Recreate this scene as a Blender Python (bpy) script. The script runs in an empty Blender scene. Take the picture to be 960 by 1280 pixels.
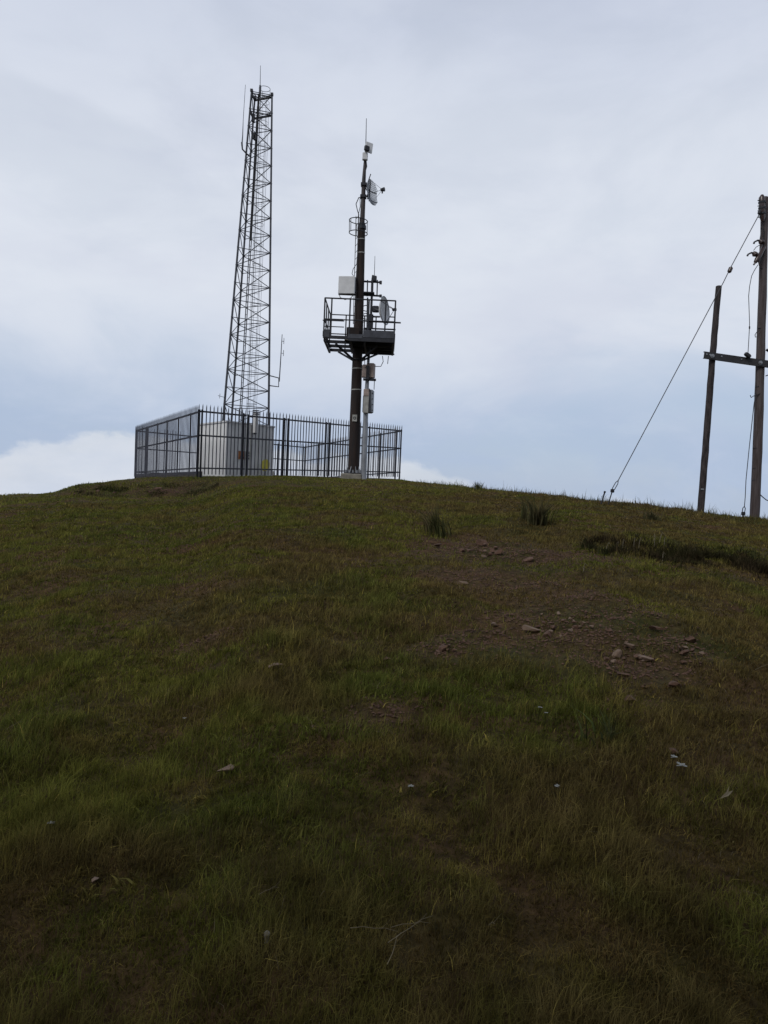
import bpy, math, random
import numpy as np
from mathutils import Vector, Matrix, Euler

random.seed(7)
RNG = np.random.default_rng(11)
R = math.radians
scene = bpy.context.scene
COL = scene.collection
EYE = 1.7

# ------------------------------------------------------------------ camera
F = 924.0
PITCH, ROLL = math.atan(36/924.0), R(2.4)
ROT = Matrix.Rotation(R(90)-PITCH, 3, 'X') @ Matrix.Rotation(ROLL, 3, 'Z')
cam_d = bpy.data.cameras.new('camera'); cam = bpy.data.objects.new('camera', cam_d); COL.objects.link(cam)
cam.location = (0, 0, EYE); cam.rotation_euler = ROT.to_euler()
cam_d.sensor_fit = 'VERTICAL'; cam_d.sensor_height = 36; cam_d.sensor_width = 27
cam_d.lens = F/1280*36; cam_d.clip_end = 20000; cam_d.clip_start = 0.05
scene.camera = cam

def ray(px, py):
    return ROT @ Vector(((px-480)/F, -(py-640)/F, -1))
def P(px, py, Y):
    r = ray(px, py); s = Y/r.y
    return Vector((r.x*s, Y, EYE + r.z*s))
def PZ(px, Y, z):
    lo, hi = -600.0, 2200.0
    for _ in range(50):
        m = (lo+hi)/2
        if P(px, m, Y).z > z: lo = m
        else: hi = m
    return P(px, (lo+hi)/2, Y)

# ------------------------------------------------------------------ tagging / building helpers
def tag(o, label, cat=None, group=None, kind=None):
    if label: o['label'] = label
    if cat: o['category'] = cat
    if group: o['group'] = group
    if kind: o['kind'] = kind
    return o
def empty(name, loc, label, cat, group=None):
    o = bpy.data.objects.new(name, None); COL.objects.link(o); o.location = loc
    o.empty_display_size = .2
    return tag(o, label, cat, group)

class MB:
    def __init__(s): s.v = []; s.f = []
    def add(s, vs, fs):
        b = len(s.v); s.v += [tuple(v) for v in vs]; s.f += [tuple(i+b for i in f) for f in fs]
    def box(s, c, size, M=None, taper=1.0):
        c = Vector(c); M = M or Matrix.Identity(3)
        vs = []
        for z in (-.5, .5):
            k = taper if z > 0 else 1
            for x, y in ((-.5, -.5), (.5, -.5), (.5, .5), (-.5, .5)):
                vs.append(c + M @ Vector((x*size[0]*k, y*size[1]*k, z*size[2])))
        s.add(vs, [(3,2,1,0),(4,5,6,7),(0,1,5,4),(1,2,6,5),(2,3,7,6),(3,0,4,7)])
        return s
    def bevbox(s, c, size, b, M=None):      # box with all 4 vertical edges and top/bottom rims chamfered
        c = Vector(c); M = M or Matrix.Identity(3)
        sx, sy, sz = [q/2 for q in size]
        def ring(ix, z):
            x, y = sx-ix, sy-ix; k = b
            return [(x, y-k, z), (x-k, y, z), (-x+k, y, z), (-x, y-k, z), (-x, -y+k, z), (-x+k, -y, z), (x-k, -y, z), (x, -y+k, z)]
        rs = [ring(b, -sz), ring(0, -sz+b), ring(0, sz-b), ring(b, sz)]
        vs = [c + M @ Vector(p) for r in rs for p in r]
        fs = [tuple(range(8))[::-1], tuple(range(24, 32))]
        for k in range(3):
            for i in range(8):
                j = (i+1) % 8; fs.append((k*8+i, k*8+j, (k+1)*8+j, (k+1)*8+i))
        s.add(vs, fs); return s
    def beam(s, p0, p1, w, h=None, up=(0,0,1)):
        p0, p1 = Vector(p0), Vector(p1); h = h or w
        d = (p1-p0); L = d.length; d.normalize(); up = Vector(up)
        if abs(d.dot(up)) > .98: up = Vector((0,1,0))
        x = d.cross(up).normalized(); y = x.cross(d)
        M = Matrix((x, y, d)).transposed()
        s.box((p0+p1)/2, (w, h, L), M); return s
    def tube(s, pts, r, n=8, cap=True):
        pts = [Vector(p) for p in pts]; m = len(pts)
        rs = r if isinstance(r, (list, tuple)) else [r]*m
        d0 = (pts[1]-pts[0]).normalized()
        u = d0.cross(Vector((0,0,1)) if abs(d0.z) < .9 else Vector((0,1,0))).normalized()
        vs = []
        for i, p in enumerate(pts):
            d = (pts[min(i+1, m-1)]-pts[max(i-1, 0)]).normalized()
            u = (u - d*u.dot(d)).normalized(); w = d.cross(u)
            for k in range(n):
                a = 2*math.pi*k/n
                vs.append(p + (u*math.cos(a)+w*math.sin(a))*rs[i])
        fs = []
        for i in range(m-1):
            for k in range(n):
                q = (k+1) % n
                fs.append((i*n+k, i*n+q, (i+1)*n+q, (i+1)*n+k))
        if cap: fs += [tuple(range(n))[::-1], tuple(range((m-1)*n, m*n))]
        s.add(vs, fs); return s
    def ring(s, c, rad, r, n=20, M=None, a0=0, a1=2*math.pi, m=6):
        M = M or Matrix.Identity(3); c = Vector(c)
        pts = [c + M @ Vector((math.cos(a0+(a1-a0)*i/n)*rad, math.sin(a0+(a1-a0)*i/n)*rad, 0)) for i in range(n+1)]
        s.tube(pts, r, m); return s
    def build(s, name, mat, parent=None, smooth=False):
        off = parent_world(parent) if parent else Vector((0,0,0))
        me = bpy.data.meshes.new(name)
        me.from_pydata([tuple(Vector(v)-off) for v in s.v], [], s.f); me.update()
        if smooth:
            me.polygons.foreach_set('use_smooth', [True]*len(me.polygons))
            try: me.set_sharp_from_angle(angle=R(40))
            except Exception: pass
        me.materials.append(mat)
        o = bpy.data.objects.new(name, me); COL.objects.link(o)
        if parent: o.parent = parent
        return o
def parent_world(o):
    v = Vector((0,0,0))
    while o: v += o.location; o = o.parent
    return v
def recentre(o, c):      # give a top-level mesh its origin at its base
    c = Vector(c); n = len(o.data.vertices); a = np.empty(n*3, np.float32)
    o.data.vertices.foreach_get('co', a); a = a.reshape(-1, 3)-np.array(c, np.float32)
    o.data.vertices.foreach_set('co', a.ravel()); o.data.update(); o.location = c
    return o

# ------------------------------------------------------------------ materials
def mat(name, col, rough=.6, metal=0., var=.25, scale=6., stretch=(1,1,1), col2=None, bump=0., spec=.3, detail=5., lo=.35, hi=.65):
    m = bpy.data.materials.new(name); m.use_nodes = True; nt = m.node_tree; N = nt.nodes; L = nt.links
    b = N['Principled BSDF']; b.inputs['Roughness'].default_value = rough; b.inputs['Metallic'].default_value = metal
    b.inputs['Specular IOR Level'].default_value = spec
    tc = N.new('ShaderNodeTexCoord'); mp = N.new('ShaderNodeMapping'); mp.inputs['Scale'].default_value = stretch
    nz = N.new('ShaderNodeTexNoise'); nz.inputs['Scale'].default_value = scale; nz.inputs['Detail'].default_value = detail
    nz.inputs['Roughness'].default_value = .65
    L.new(tc.outputs['Object'], mp.inputs[0]); L.new(mp.outputs[0], nz.inputs['Vector'])
    rp = N.new('ShaderNodeValToRGB'); rp.color_ramp.elements[0].position = lo; rp.color_ramp.elements[1].position = hi
    c2 = col2 or tuple(c*(1-var) for c in col); c1 = col if col2 else tuple(c*(1+var*.6) for c in col)
    rp.color_ramp.elements[0].color = (*c2, 1); rp.color_ramp.elements[1].color = (*c1, 1)
    L.new(nz.outputs['Fac'], rp.inputs[0]); L.new(rp.outputs[0], b.inputs['Base Color'])
    if bump:
        bp = N.new('ShaderNodeBump'); bp.inputs['Strength'].default_value = bump; bp.inputs['Distance'].default_value = .02
        L.new(nz.outputs['Fac'], bp.inputs['Height']); L.new(bp.outputs[0], b.inputs['Normal'])
    return m

M = {}
M['tower'] = mat('tower_steel', (.075,.08,.095), .55, .25, .35, 3)
M['darksteel'] = mat('dark_painted_steel', (.035,.037,.045), .55, .1, .35, 4)
M['rust'] = mat('rusted_mast_steel', (.040,.026,.022), .8, .1, scale=2.5, stretch=(2,2,.35), col2=(.020,.018,.019), bump=.2)
M['masttop'] = mat('grey_weathered_steel', (.07,.06,.06), .6, .2, .4, 3, (1,1,.4))
M['galv'] = mat('galvanised_steel', (.30,.32,.35), .5, .35, .25, 4, (1,1,.5))
M['fence'] = mat('fence_black_paint', (.03,.033,.042), .5, .1, .35, 3)
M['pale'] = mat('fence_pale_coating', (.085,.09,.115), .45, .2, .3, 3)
M['palelit'] = mat('fence_pale_lit_tone', (.42,.42,.44), .5, .1, .25, 3)  # lit copy of the pales: side light on the right run put into the grey
M['hut'] = mat('hut_white_panel', (.84,.85,.85), .6, 0, .09, 1.3, (1,1,.5), bump=.02)
M['hutside'] = M['hut']
M['white'] = mat('white_radome_plastic', (.66,.67,.68), .5, 0, .1, 5)
M['greywhite'] = mat('weathered_grey_cabinet', (.38,.38,.36), .6, 0, .25, 5)
M['pinkcab'] = mat('faded_beige_cabinet', (.36,.29,.26), .6, 0, .25, 5)
M['concrete'] = mat('plinth_concrete', (.24,.225,.19), .9, 0, .3, 7, bump=.3)
M['kerb'] = mat('dark_kerb', (.075,.07,.065), .95, 0, .4, 6, bump=.3)  # dark mottled tone over the whole kerb
M['woodlight'] = mat('weathered_pole_timber', (.115,.098,.10), .85, 0, scale=5, stretch=(5,5,.35), col2=(.055,.042,.04), bump=.5, detail=8)
M['wooddark'] = mat('tarred_pole_timber', (.075,.063,.063), .85, 0, scale=4, stretch=(4,4,.9), col2=(.018,.015,.017), bump=.5, detail=8)
M['crossbar'] = mat('dark_crossbar_steel', (.045,.045,.05), .6, .2, .3, 4)
M['porcelain'] = mat('brown_porcelain', (.05,.032,.03), .25, 0, .2, 5, spec=.5)
M['cable'] = mat('cable_rubber', (.02,.02,.022), .6)
M['wire'] = mat('stranded_guy_wire', (.06,.06,.065), .5, .4)
M['orange'] = mat('orange_warning_print', (.42,.16,.05), .6)
M['signwhite'] = mat('sign_white_plate', (.55,.55,.52), .6)
M['signdark'] = mat('sign_dark_print', (.03,.03,.035), .7)
M['yellow'] = mat('faded_yellow_plate', (.42,.40,.07), .6, 0, .3, 8)
M['rock'] = mat('reddish_brown_stone', (.115,.068,.048), .9, 0, .45, 12, bump=.6)
M['rockpale'] = mat('pale_brown_stone', (.19,.135,.10), .9, 0, .3, 9, bump=.5)
M['puff'] = mat('pale_mushroom_cap', (.30,.28,.24), .8, 0, .15, 20)
M['petal'] = mat('white_petals', (.26,.27,.25), .7)
M['stalk'] = mat('bleached_stalk', (.24,.21,.16), .8)
M['straw'] = mat('dry_straw', (.19,.16,.10), .8, 0, .3, 5)

def leaf_mat(name, greens, dry, brown):
    m = bpy.data.materials.new(name); m.use_nodes = True; nt = m.node_tree; N = nt.nodes; L = nt.links
    for n in list(N): N.remove(n)
    out = N.new('ShaderNodeOutputMaterial'); geo = N.new('ShaderNodeNewGeometry')
    at = N.new('ShaderNodeAttribute'); at.attribute_name = 'rnd'
    def noise(s, d=4, off=0):
        mp = N.new('ShaderNodeMapping'); mp.inputs['Location'].default_value = (off, off*.7, 0); mp.inputs['Scale'].default_value = (1,1,.3)
        n = N.new('ShaderNodeTexNoise'); n.inputs['Scale'].default_value = s; n.inputs['Detail'].default_value = d
        n.inputs['Roughness'].default_value = .6
        L.new(geo.outputs['Position'], mp.inputs[0]); L.new(mp.outputs[0], n.inputs['Vector']); return n
    def mix(a, b, f):
        x = N.new('ShaderNodeMix'); x.data_type = 'RGBA'
        for k, v in ((0, f), (6, a), (7, b)):
            if isinstance(v, tuple): x.inputs[k].default_value = (*v, 1)
            elif isinstance(v, float): x.inputs[k].default_value = v
            else: L.new(v, x.inputs[k])
        return x.outputs[2]
    def ramp(v, a, b):
        r = N.new('ShaderNodeMapRange'); r.interpolation_type = 'SMOOTHSTEP'
        L.new(v, r.inputs[0]); r.inputs[1].default_value = a; r.inputs[2].default_value = b; return r.outputs[0]
    g = mix(greens[0], greens[1], ramp(noise(.45, 5, 3).outputs['Fac'], .38, .62))
    sp = N.new('ShaderNodeSeparateXYZ'); L.new(geo.outputs['Position'], sp.inputs[0])
    xm = N.new('ShaderNodeMapRange'); L.new(sp.outputs[0], xm.inputs[0])
    for i_, q_ in ((1,-4.), (2,3.), (3,-.05), (4,.075)): xm.inputs[i_].default_value = q_
    ad = N.new('ShaderNodeMath'); L.new(noise(.6, 8, 17).outputs['Fac'], ad.inputs[0]); L.new(xm.outputs[0], ad.inputs[1])
    big = ramp(ad.outputs[0], .45, .60)
    fine = ramp(noise(3.2, 6, 31).outputs['Fac'], .52, .66)
    g = mix(g, brown, big)
    g = mix(g, dry, fine)
    sep = N.new('ShaderNodeSeparateColor'); L.new(at.outputs['Color'], sep.inputs[0])
    g = mix(g, (dry[0]*1.9, dry[1]*1.8, dry[2]*1.7), ramp(sep.outputs[0], .95, 1.0))
    cl = N.new('ShaderNodeMapRange'); L.new(noise(7, 5, 53).outputs['Fac'], cl.inputs[0])
    for i_, q_ in ((1,.36), (2,.64), (3,.62), (4,1.38)): cl.inputs[i_].default_value = q_
    sc_ = N.new('ShaderNodeVectorMath'); sc_.operation = 'SCALE'; L.new(g, sc_.inputs[0]); L.new(cl.outputs[0], sc_.inputs['Scale']); g = sc_.outputs[0]
    hsv = N.new('ShaderNodeHueSaturation'); L.new(g, hsv.inputs['Color'])
    mr = N.new('ShaderNodeMapRange'); L.new(sep.outputs[1], mr.inputs[0]); mr.inputs[3].default_value = .5; mr.inputs[4].default_value = 1.5
    L.new(mr.outputs[0], hsv.inputs['Value'])
    d = N.new('ShaderNodeBsdfDiffuse'); t = N.new('ShaderNodeBsdfTranslucent'); ms = N.new('ShaderNodeMixShader'); ms.inputs[0].default_value = .35
    L.new(hsv.outputs[0], d.inputs[0]); L.new(hsv.outputs[0], t.inputs[0])
    L.new(d.outputs[0], ms.inputs[1]); L.new(t.outputs[0], ms.inputs[2]); L.new(ms.outputs[0], out.inputs[0])
    return m
M['grass'] = leaf_mat('pasture_grass', ((.160,.160,.036), (.112,.130,.030)), (.175,.148,.042), (.142,.112,.042))
M['thatch'] = leaf_mat('matted_thatch', ((.125,.125,.022), (.085,.095,.016)), (.14,.11,.034), (.115,.080,.030))
M['shadescrub'] = leaf_mat('shade_toned_scrub', ((.042,.043,.018), (.028,.033,.014)), (.06,.045,.025), (.04,.03,.018))  # shade under the scarp lip is put into these dark blade colours
M['tuft'] = leaf_mat('tall_tuft_grass', ((.085,.095,.036), (.06,.08,.028)), (.17,.14,.075), (.075,.072,.036))

def ground_mat():
    m = bpy.data.materials.new('hill_soil_and_turf'); m.use_nodes = True; nt = m.node_tree; N = nt.nodes; L = nt.links
    b = N['Principled BSDF']; b.inputs['Roughness'].default_value = .95; b.inputs['Specular IOR Level'].default_value = .1
    geo = N.new('ShaderNodeNewGeometry')
    def noise(s, d=6, off=0):
        mp = N.new('ShaderNodeMapping'); mp.inputs['Location'].default_value = (off, off*.7, 0); mp.inputs['Scale'].default_value = (1,1,.3)
        n = N.new('ShaderNodeTexNoise'); n.inputs['Scale'].default_value = s; n.inputs['Detail'].default_value = d; n.inputs['Roughness'].default_value = .65
        L.new(geo.outputs['Position'], mp.inputs[0]); L.new(mp.outputs[0], n.inputs['Vector']); return n
    r1 = N.new('ShaderNodeValToRGB'); e = r1.color_ramp.elements
    e[0].position = .35; e[0].color = (.046,.048,.012,1); e[1].position = .6; e[1].color = (.082,.050,.027,1)
    L.new(noise(.55, 6, 17).outputs['Fac'], r1.inputs[0])
    r2 = N.new('ShaderNodeValToRGB'); e = r2.color_ramp.elements
    e[0].position = .4; e[0].color = (.5,.5,.5,1); e[1].position = .66; e[1].color = (1.3,1.25,1.2,1)
    L.new(noise(14, 8, 5).outputs['Fac'], r2.inputs[0])
    mx = N.new('ShaderNodeMix'); mx.data_type = 'RGBA'; mx.blend_type = 'MULTIPLY'; mx.inputs[0].default_value = 1
    L.new(r1.outputs[0], mx.inputs[6]); L.new(r2.outputs[0], mx.inputs[7])
    L.new(mx.outputs[2], b.inputs['Base Color'])
    bp = N.new('ShaderNodeBump'); bp.inputs['Strength'].default_value = .7; bp.inputs['Distance'].default_value = .04
    L.new(noise(9, 8, 9).outputs['Fac'], bp.inputs['Height']); L.new(bp.outputs[0], b.inputs['Normal'])
    return m
M['ground'] = ground_mat()

# ------------------------------------------------------------------ numpy noise
def vnoise(x, y, seed=0):
    xi = np.floor(x).astype(np.int64); yi = np.floor(y).astype(np.int64); fx = x-xi; fy = y-yi
    fx = fx*fx*(3-2*fx); fy = fy*fy*(3-2*fy)
    def h(a, b):
        n = (a*374761393 + b*668265263 + seed*974711) & 0xffffffff
        n = ((n ^ (n >> 13))*1274126177) & 0xffffffff
        return ((n ^ (n >> 16)) & 0xffff)/65535.0
    return (h(xi,yi)*(1-fx)+h(xi+1,yi)*fx)*(1-fy)+(h(xi,yi+1)*(1-fx)+h(xi+1,yi+1)*fx)*fy
def fbm(x, y, seed=0, o=4):
    s = 0; a = .5; t = 0
    for k in range(o):
        s = s+a*vnoise(x*2**k, y*2**k, seed+k*17); t += a; a *= .55
    return s/t - .5

# ------------------------------------------------------------------ terrain: profiles along viewing directions
#        col   row    dist   z36    z46   (heights relative to the eye)
CREST = [(-500, 680, 24, -4, -7), (-200, 640, 26, -2.5, -4.5), (0, 619, 27, -1.9, -3.3), (72, 616, 26, -1.3, -2.3), (92, 608, 25.5, -1.1, -2.1), (130, 602, 25.5, -.7, -1.2),
         (168, 598, 26.5, -.24, -.4), (250, 596.5, 26, 0.0, -.3), (340, 595.5, 27, .18, -.3), (440, 598.5, 27, .2, -.3),
         (500, 600, 27, .25, -.4), (600, 612, 23, -.7, -1.7), (700, 621, 20.5, -1.3, -3), (760, 626.5, 19, -1.7, -4),
         (870, 640, 18, -2.2, -5), (960, 650, 17.5, -2.7, -6), (1300, 700, 16, -4, -8), (1600, 760, 15, -5, -9)]
yy = np.arange(0, 60.01, .1); cols = np.arange(-500, 1601, 10)
cp = np.array([c[0] for c in CREST], float)
T = np.zeros((len(cols), len(yy)))
for i, c in enumerate(cols):
    row, D, z36, z46 = [np.interp(c, cp, [k[j] for k in CREST]) for j in (1, 2, 3, 4)]
    hc = P(c, row, D).z - EYE
    tail = [(36, z36), (46, z46), (60, z46-4.5)]
    def prof(kn, p):
        d0, h0 = (kn[0] if kn else (D, hc))
        ks = [(d, h0+(-EYE-h0)*(1-d/d0)**p) for d in np.linspace(0, d0, 14)] + kn[1:]
        if kn: ks.append((D, hc))
        ks += tail
        return np.interp(yy, [k[0] for k in ks], [k[1] for k in ks])
    T[i] = prof([], 1.35)
    if 60 < c < 300:
        w = min(1, (c-60)/40, (300-c)/60)
        T[i] = T[i]*(1-w)+w*prof([(22.6, P(c, 622, 22.6).z-EYE), (24.2, P(c, 605, 24.2).z-EYE)], 1.3)
    if c > 690:
        w = min(1, (c-690)/110); w = w*w*(3-2*w)
        rr = np.interp(c, [735, 800, 870, 960, 1300], [661, 670, 678, 688, 738])
        T[i] = T[i]*(1-w)+w*prof([(9.4, P(c, rr+31, 9.4).z-EYE), (10.3, P(c, rr+20, 10.3).z-EYE), (10.6, P(c, rr, 10.6).z-EYE), (12.5, P(c, rr-9, 12.5).z-EYE)], 1.2)
g = np.exp(-.5*(np.arange(-8, 9)/1.8)**2); g /= g.sum()
T = np.array([np.convolve(np.pad(r, 8, mode='edge'), g, 'valid') for r in T])
g2 = np.exp(-.5*(np.arange(-3, 4)/1.2)**2); g2 /= g2.sum()
T = np.array([np.convolve(np.pad(r, 3, mode='edge'), g2, 'valid') for r in T.T]).T
def H(x, y):
    x = np.asarray(x, float); y = np.asarray(y, float)
    r = np.hypot(x, y)
    c = 480 + F*x/np.maximum(y, 1.0)
    ci = np.clip((c-cols[0])/10, 0, len(cols)-1.001); yi = np.clip(y/.1, 0, len(yy)-1.001)
    a = ci.astype(int); b = yi.astype(int); fa = ci-a; fb = yi-b
    z = (T[a,b]*(1-fa)+T[a+1,b]*fa)*(1-fb)+(T[a,b+1]*(1-fa)+T[a+1,b+1]*fa)*fb
    z = np.where(y < 0, -EYE + .02*y, z)
    bank = np.clip(-1.2-y, 0, None); z = z + 12.5*(1-np.exp(-(bank/2.6)**1.6))*np.exp(-np.clip(bank-9, 0, None)/40)*np.exp(-(x/26)**2)  # added unseen bank behind the camera, shaped to shade the foreground
    back = np.clip(y-60, 0, None); z = z - .16*back*np.exp(-back/1500)
    side = np.clip(np.abs(x)-30, 0, None); z = z - .16*side*np.exp(-side/1500)
    att = np.clip((25.5-y)/6, .12, 1)*np.where(y > 0, 1, 1)
    z = z + att*(.16*fbm(x/2.6, y/2.6, 3, 3) + .085*fbm(x/.6, y/.6, 9, 3) + .085*fbm(x/.28, y/.28, 19, 2))
    z = z + np.clip((r-60)/300, 0, 1)*10*fbm(x/260, y/260, 5, 4)
    return z + EYE
def grow(a, b, n, k):
    s = a; out = []
    d = b
    for _ in range(n): d *= k; s += d; out.append(s)
    return out
fx = np.arange(-20, 20.01, .09); fy = np.arange(-3, 38.01, .09)
tail = np.array(grow(0, .15, 45, 1.19))
gx = np.concatenate([(-20-tail)[::-1], fx, 20+tail]); gy = np.concatenate([(-3-tail)[::-1], fy, 38.0+tail])
X, Y = np.meshgrid(gx, gy); Z = H(X, Y)
def grid_mesh(name, X, Y, Z, m):
    ny, nx = X.shape; me = bpy.data.meshes.new(name)
    co = np.stack([X, Y, Z], -1).reshape(-1, 3).astype(np.float32)
    i = np.arange(nx*ny).reshape(ny, nx); q = np.stack([i[:-1,:-1], i[:-1,1:], i[1:,1:], i[1:,:-1]], -1).reshape(-1, 4).astype(np.int32)
    me.vertices.add(len(co)); me.vertices.foreach_set('co', co.ravel())
    me.loops.add(q.size); me.loops.foreach_set('vertex_index', q.ravel())
    me.polygons.add(len(q)); me.polygons.foreach_set('loop_start', np.arange(0, q.size, 4, dtype=np.int32))
    me.polygons.foreach_set('use_smooth', np.ones(len(q), bool)); me.update(calc_edges=True)
    me.materials.append(m); o = bpy.data.objects.new(name, me); COL.objects.link(o); return o
ground = grid_mesh('ground', X, Y, Z, M['ground'])
tag(ground, 'grassy hillside of dark turf and bare brown soil', None, kind='structure')
del ground['label']

def hz(x, y): return float(H(np.array([x]), np.array([y]))[0])
def hit(px, py):
    d = ray(px, py); d = d/d.y
    ys = np.arange(1.0, 45, .02); g = H(d.x*ys, ys) - (EYE + d.z*ys)
    k = np.argmax(g > 0) if (g > 0).any() else len(ys)-1
    return Vector((d.x*ys[k], ys[k], hz(d.x*ys[k], ys[k])))

# ------------------------------------------------------------------ grass (numpy, one mesh)
def blades(name, x, y, z, h, w, lean, ang, m, curve=.5, segs=2):
    n = len(x); rnd = RNG.random((n, 3))
    dx, dy = np.cos(ang), np.sin(ang)                 # lean direction
    fa = RNG.random(n)*2*np.pi; sx, sy = np.cos(fa)*w/2, np.sin(fa)*w/2
    L = segs; pts = []
    for k in range(L+1):
        t = k/L; off = lean*h*(t**(1+curve*1.6)); zz = h*t*(1-.35*lean*t)
        ww = (1-t**1.5) if k < L else 0
        cx, cy, cz = x+dx*off, y+dy*off, z+zz-.01*(k == 0)
        if k < L: pts += [np.stack([cx-sx*ww, cy-sy*ww, cz], -1), np.stack([cx+sx*ww, cy+sy*ww, cz], -1)]
        else: pts += [np.stack([cx, cy, cz], -1)]
    nv = 2*L+1
    co = np.stack(pts, 1).reshape(-1, 3).astype(np.float32)
    base = (np.arange(n)*nv)[:, None]
    loops = []; starts = []; per = 4*(L-1)+3
    pat = []
    for k in range(L-1): pat += [2*k, 2*k+1, 2*k+3, 2*k+2]
    pat += [2*L-2, 2*L-1, 2*L]
    loops = (base+np.array(pat)[None]).astype(np.int32).ravel()
    st = [4*k for k in range(L-1)]+[4*(L-1)]
    starts = ((np.arange(n)*per)[:, None]+np.array(st)[None]).astype(np.int32).ravel()
    me = bpy.data.meshes.new(name)
    me.vertices.add(len(co)); me.vertices.foreach_set('co', co.ravel())
    me.loops.add(len(loops)); me.loops.foreach_set('vertex_index', loops)
    me.polygons.add(len(starts)); me.polygons.foreach_set('loop_start', starts)
    at = me.color_attributes.new('rnd', 'FLOAT_COLOR', 'POINT')
    c = np.ones((n, nv, 4), np.float32); c[:, :, :3] = rnd[:, None, :]
    at.data.foreach_set('color', c.ravel())
    me.update(calc_edges=True); me.materials.append(m)
    o = bpy.data.objects.new(name, me); COL.objects.link(o); return o

BARE = []    # (x, y, rx, ry) thin-grass patches seen in the photo
for px, py, rx, ry in ((600,685,1.0,.8), (660,702,1.2,.7), (640,735,.7,.35), (585,720,.5,.4), (730,745,.6,.35), (770,770,.5,.3), (690,790,.9,.65), (735,800,.5,.3), (780,838,.45,.3), (600,800,.35,.25), (640,770,.4,.3), (800,830,.6,.35), (555,815,.3,.2), (850,805,.3,.3),
                       (480,890,.35,.25), (250,800,.4,.25), (790,880,.25,.2), (215,614,1.0,.5)):
    h_ = hit(px, py); BARE.append((h_.x, h_.y, rx, ry))
def density(x, y):
    d = .80 + 1.1*fbm(x/.9, y/.9, 41, 4) + .6*fbm(x/.22, y/.22, 51, 2)
    for bx, by, rx, ry in BARE:
        q = ((x-bx)/rx)**2+((y-by)/ry)**2
        d = d - .85*np.exp(-q*1.1)*(.45+.9*vnoise(x/.17, y/.17, 7))
    return np.clip(d, .10, 1)
def sample(n, y0, y1, p, umax=.72, pad=1.3):
    # forward-distance distribution: areal density ~ y**-p
    t = np.linspace(y0, y1, 4000); wdt = (umax*2*t+2*pad)*t**(-p); c = np.cumsum(wdt); c /= c[-1]
    y = np.interp(RNG.random(n), c, t); x = (RNG.random(n)*2-1)*(umax*y+pad)
    k = RNG.random(n) < density(x, y)
    return x[k], y[k]
N1 = 780000
x, y = sample(N1, .9, 27.5, 1.45)
clump = fbm(x/.35, y/.35, 77, 3)
hh = (.055+.055*RNG.random(len(x))+.10*np.clip(clump, 0, 1)) * np.where(RNG.random(len(x)) > .97, 1.8, 1)
hh *= np.clip(.85+1.3*fbm(x/1.7, y/1.7, 88, 3)+2.6*fbm(x/.33, y/.33, 98, 2), .25, 2.2)
ww = .0022+.0011*np.clip(y-1.5, 0, None)*.62
lean = RNG.random(len(x))*1.1+.1; ang = RNG.normal(.6, 1.5, len(x))
# hold the grass back from the mast plinth and fence foot so their bases stay clear
grass = blades('grass', x, y, H(x, y), hh*np.interp(y, [3, 7, 18, 27], [.82, .66, .62, .45]), ww, lean, ang, M['grass'])
tag(grass, 'short dense pasture grass, patchy olive green and brown', None, kind='stuff')
x, y = sample(620000, .8, 20, 1.75)
th = blades('grass', x, y, H(x, y), (.018+.03*RNG.random(len(x)))*np.clip(.7+y*.05, .7, 1.5), .0032+.0010*np.clip(y-1.5, 0, None), .6+1.3*RNG.random(len(x)), RNG.random(len(x))*6.28, M['thatch'])
tag(th, 'low matted undergrowth of short blades and dead thatch', None, kind='stuff')
gx_, gy_ = [], []
for bx, by, rx, ry in BARE:
    k = int(900*min(rx*ry, 1.2)+120); gx_.append(bx+RNG.normal(0, .5, k)*rx); gy_.append(by+RNG.normal(0, .5, k)*ry)
gx_ = np.concatenate(gx_); gy_ = np.concatenate(gy_); gz_ = H(gx_, gy_); mg = MB()
for x_, y_, z_ in zip(gx_, gy_, gz_):
    q = random.uniform(.004, .012)*(1+y_*.05); v_ = [Vector((random.uniform(.6,1.3)*a_, random.uniform(.6,1.3)*b_, random.uniform(.4,.9)*c_))*q for a_, b_, c_ in ((1,0,0),(-1,0,0),(0,1,0),(0,-1,0),(0,0,1),(0,0,-1))]
    mg.add([Vector((x_, y_, z_+q*.3))+p_ for p_ in v_], [(0,2,4),(2,1,4),(1,3,4),(3,0,4),(2,0,5),(1,2,5),(3,1,5),(0,3,5)])
gr_ = mg.build('gravel', M['rock']); tag(gr_, 'fine reddish gravel scattered over the bare soil patches', None, kind='stuff')
x, y = sample(60000, 2.6, 16, 1.2); k = fbm(x/.3, y/.3, 133, 2) > .13; x, y = x[k], y[k]
wd = blades('low_weeds', x, y, H(x, y)+.008, .02+.028*RNG.random(len(x)), .006+.008*RNG.random(len(x)), .9+.9*RNG.random(len(x)), RNG.random(len(x))*6.28, M['grass'], curve=.2)
tag(wd, 'low broad leaved weeds growing in clumps among the grass', None, kind='stuff')
# thin seeding stems that break the skyline on the right
n = 4200
c = RNG.random(n)*560+520
crow = np.interp(c, cp, [k[1] for k in CREST]); cD = np.interp(c, cp, [k[2] for k in CREST])
yS = cD+RNG.normal(0, 1.0, n); xS = np.array([(ray(a, b)/ray(a, b).y).x for a, b in zip(c, crow)])*yS
hS = (.05+.17*RNG.random(n)**2.5)*np.clip(1+2*fbm(xS/.3, yS/3, 23, 2), .4, 2)+.18*(RNG.random(n) > .985)
st = blades('grass_seed_stems', xS, yS, H(xS, yS), hS, np.full(n, .013), RNG.random(n)*.5, RNG.random(n)*6.28, M['tuft'])
tag(st, 'thin seeding grass stems along the skyline right of the compound', None, kind='stuff')
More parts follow.
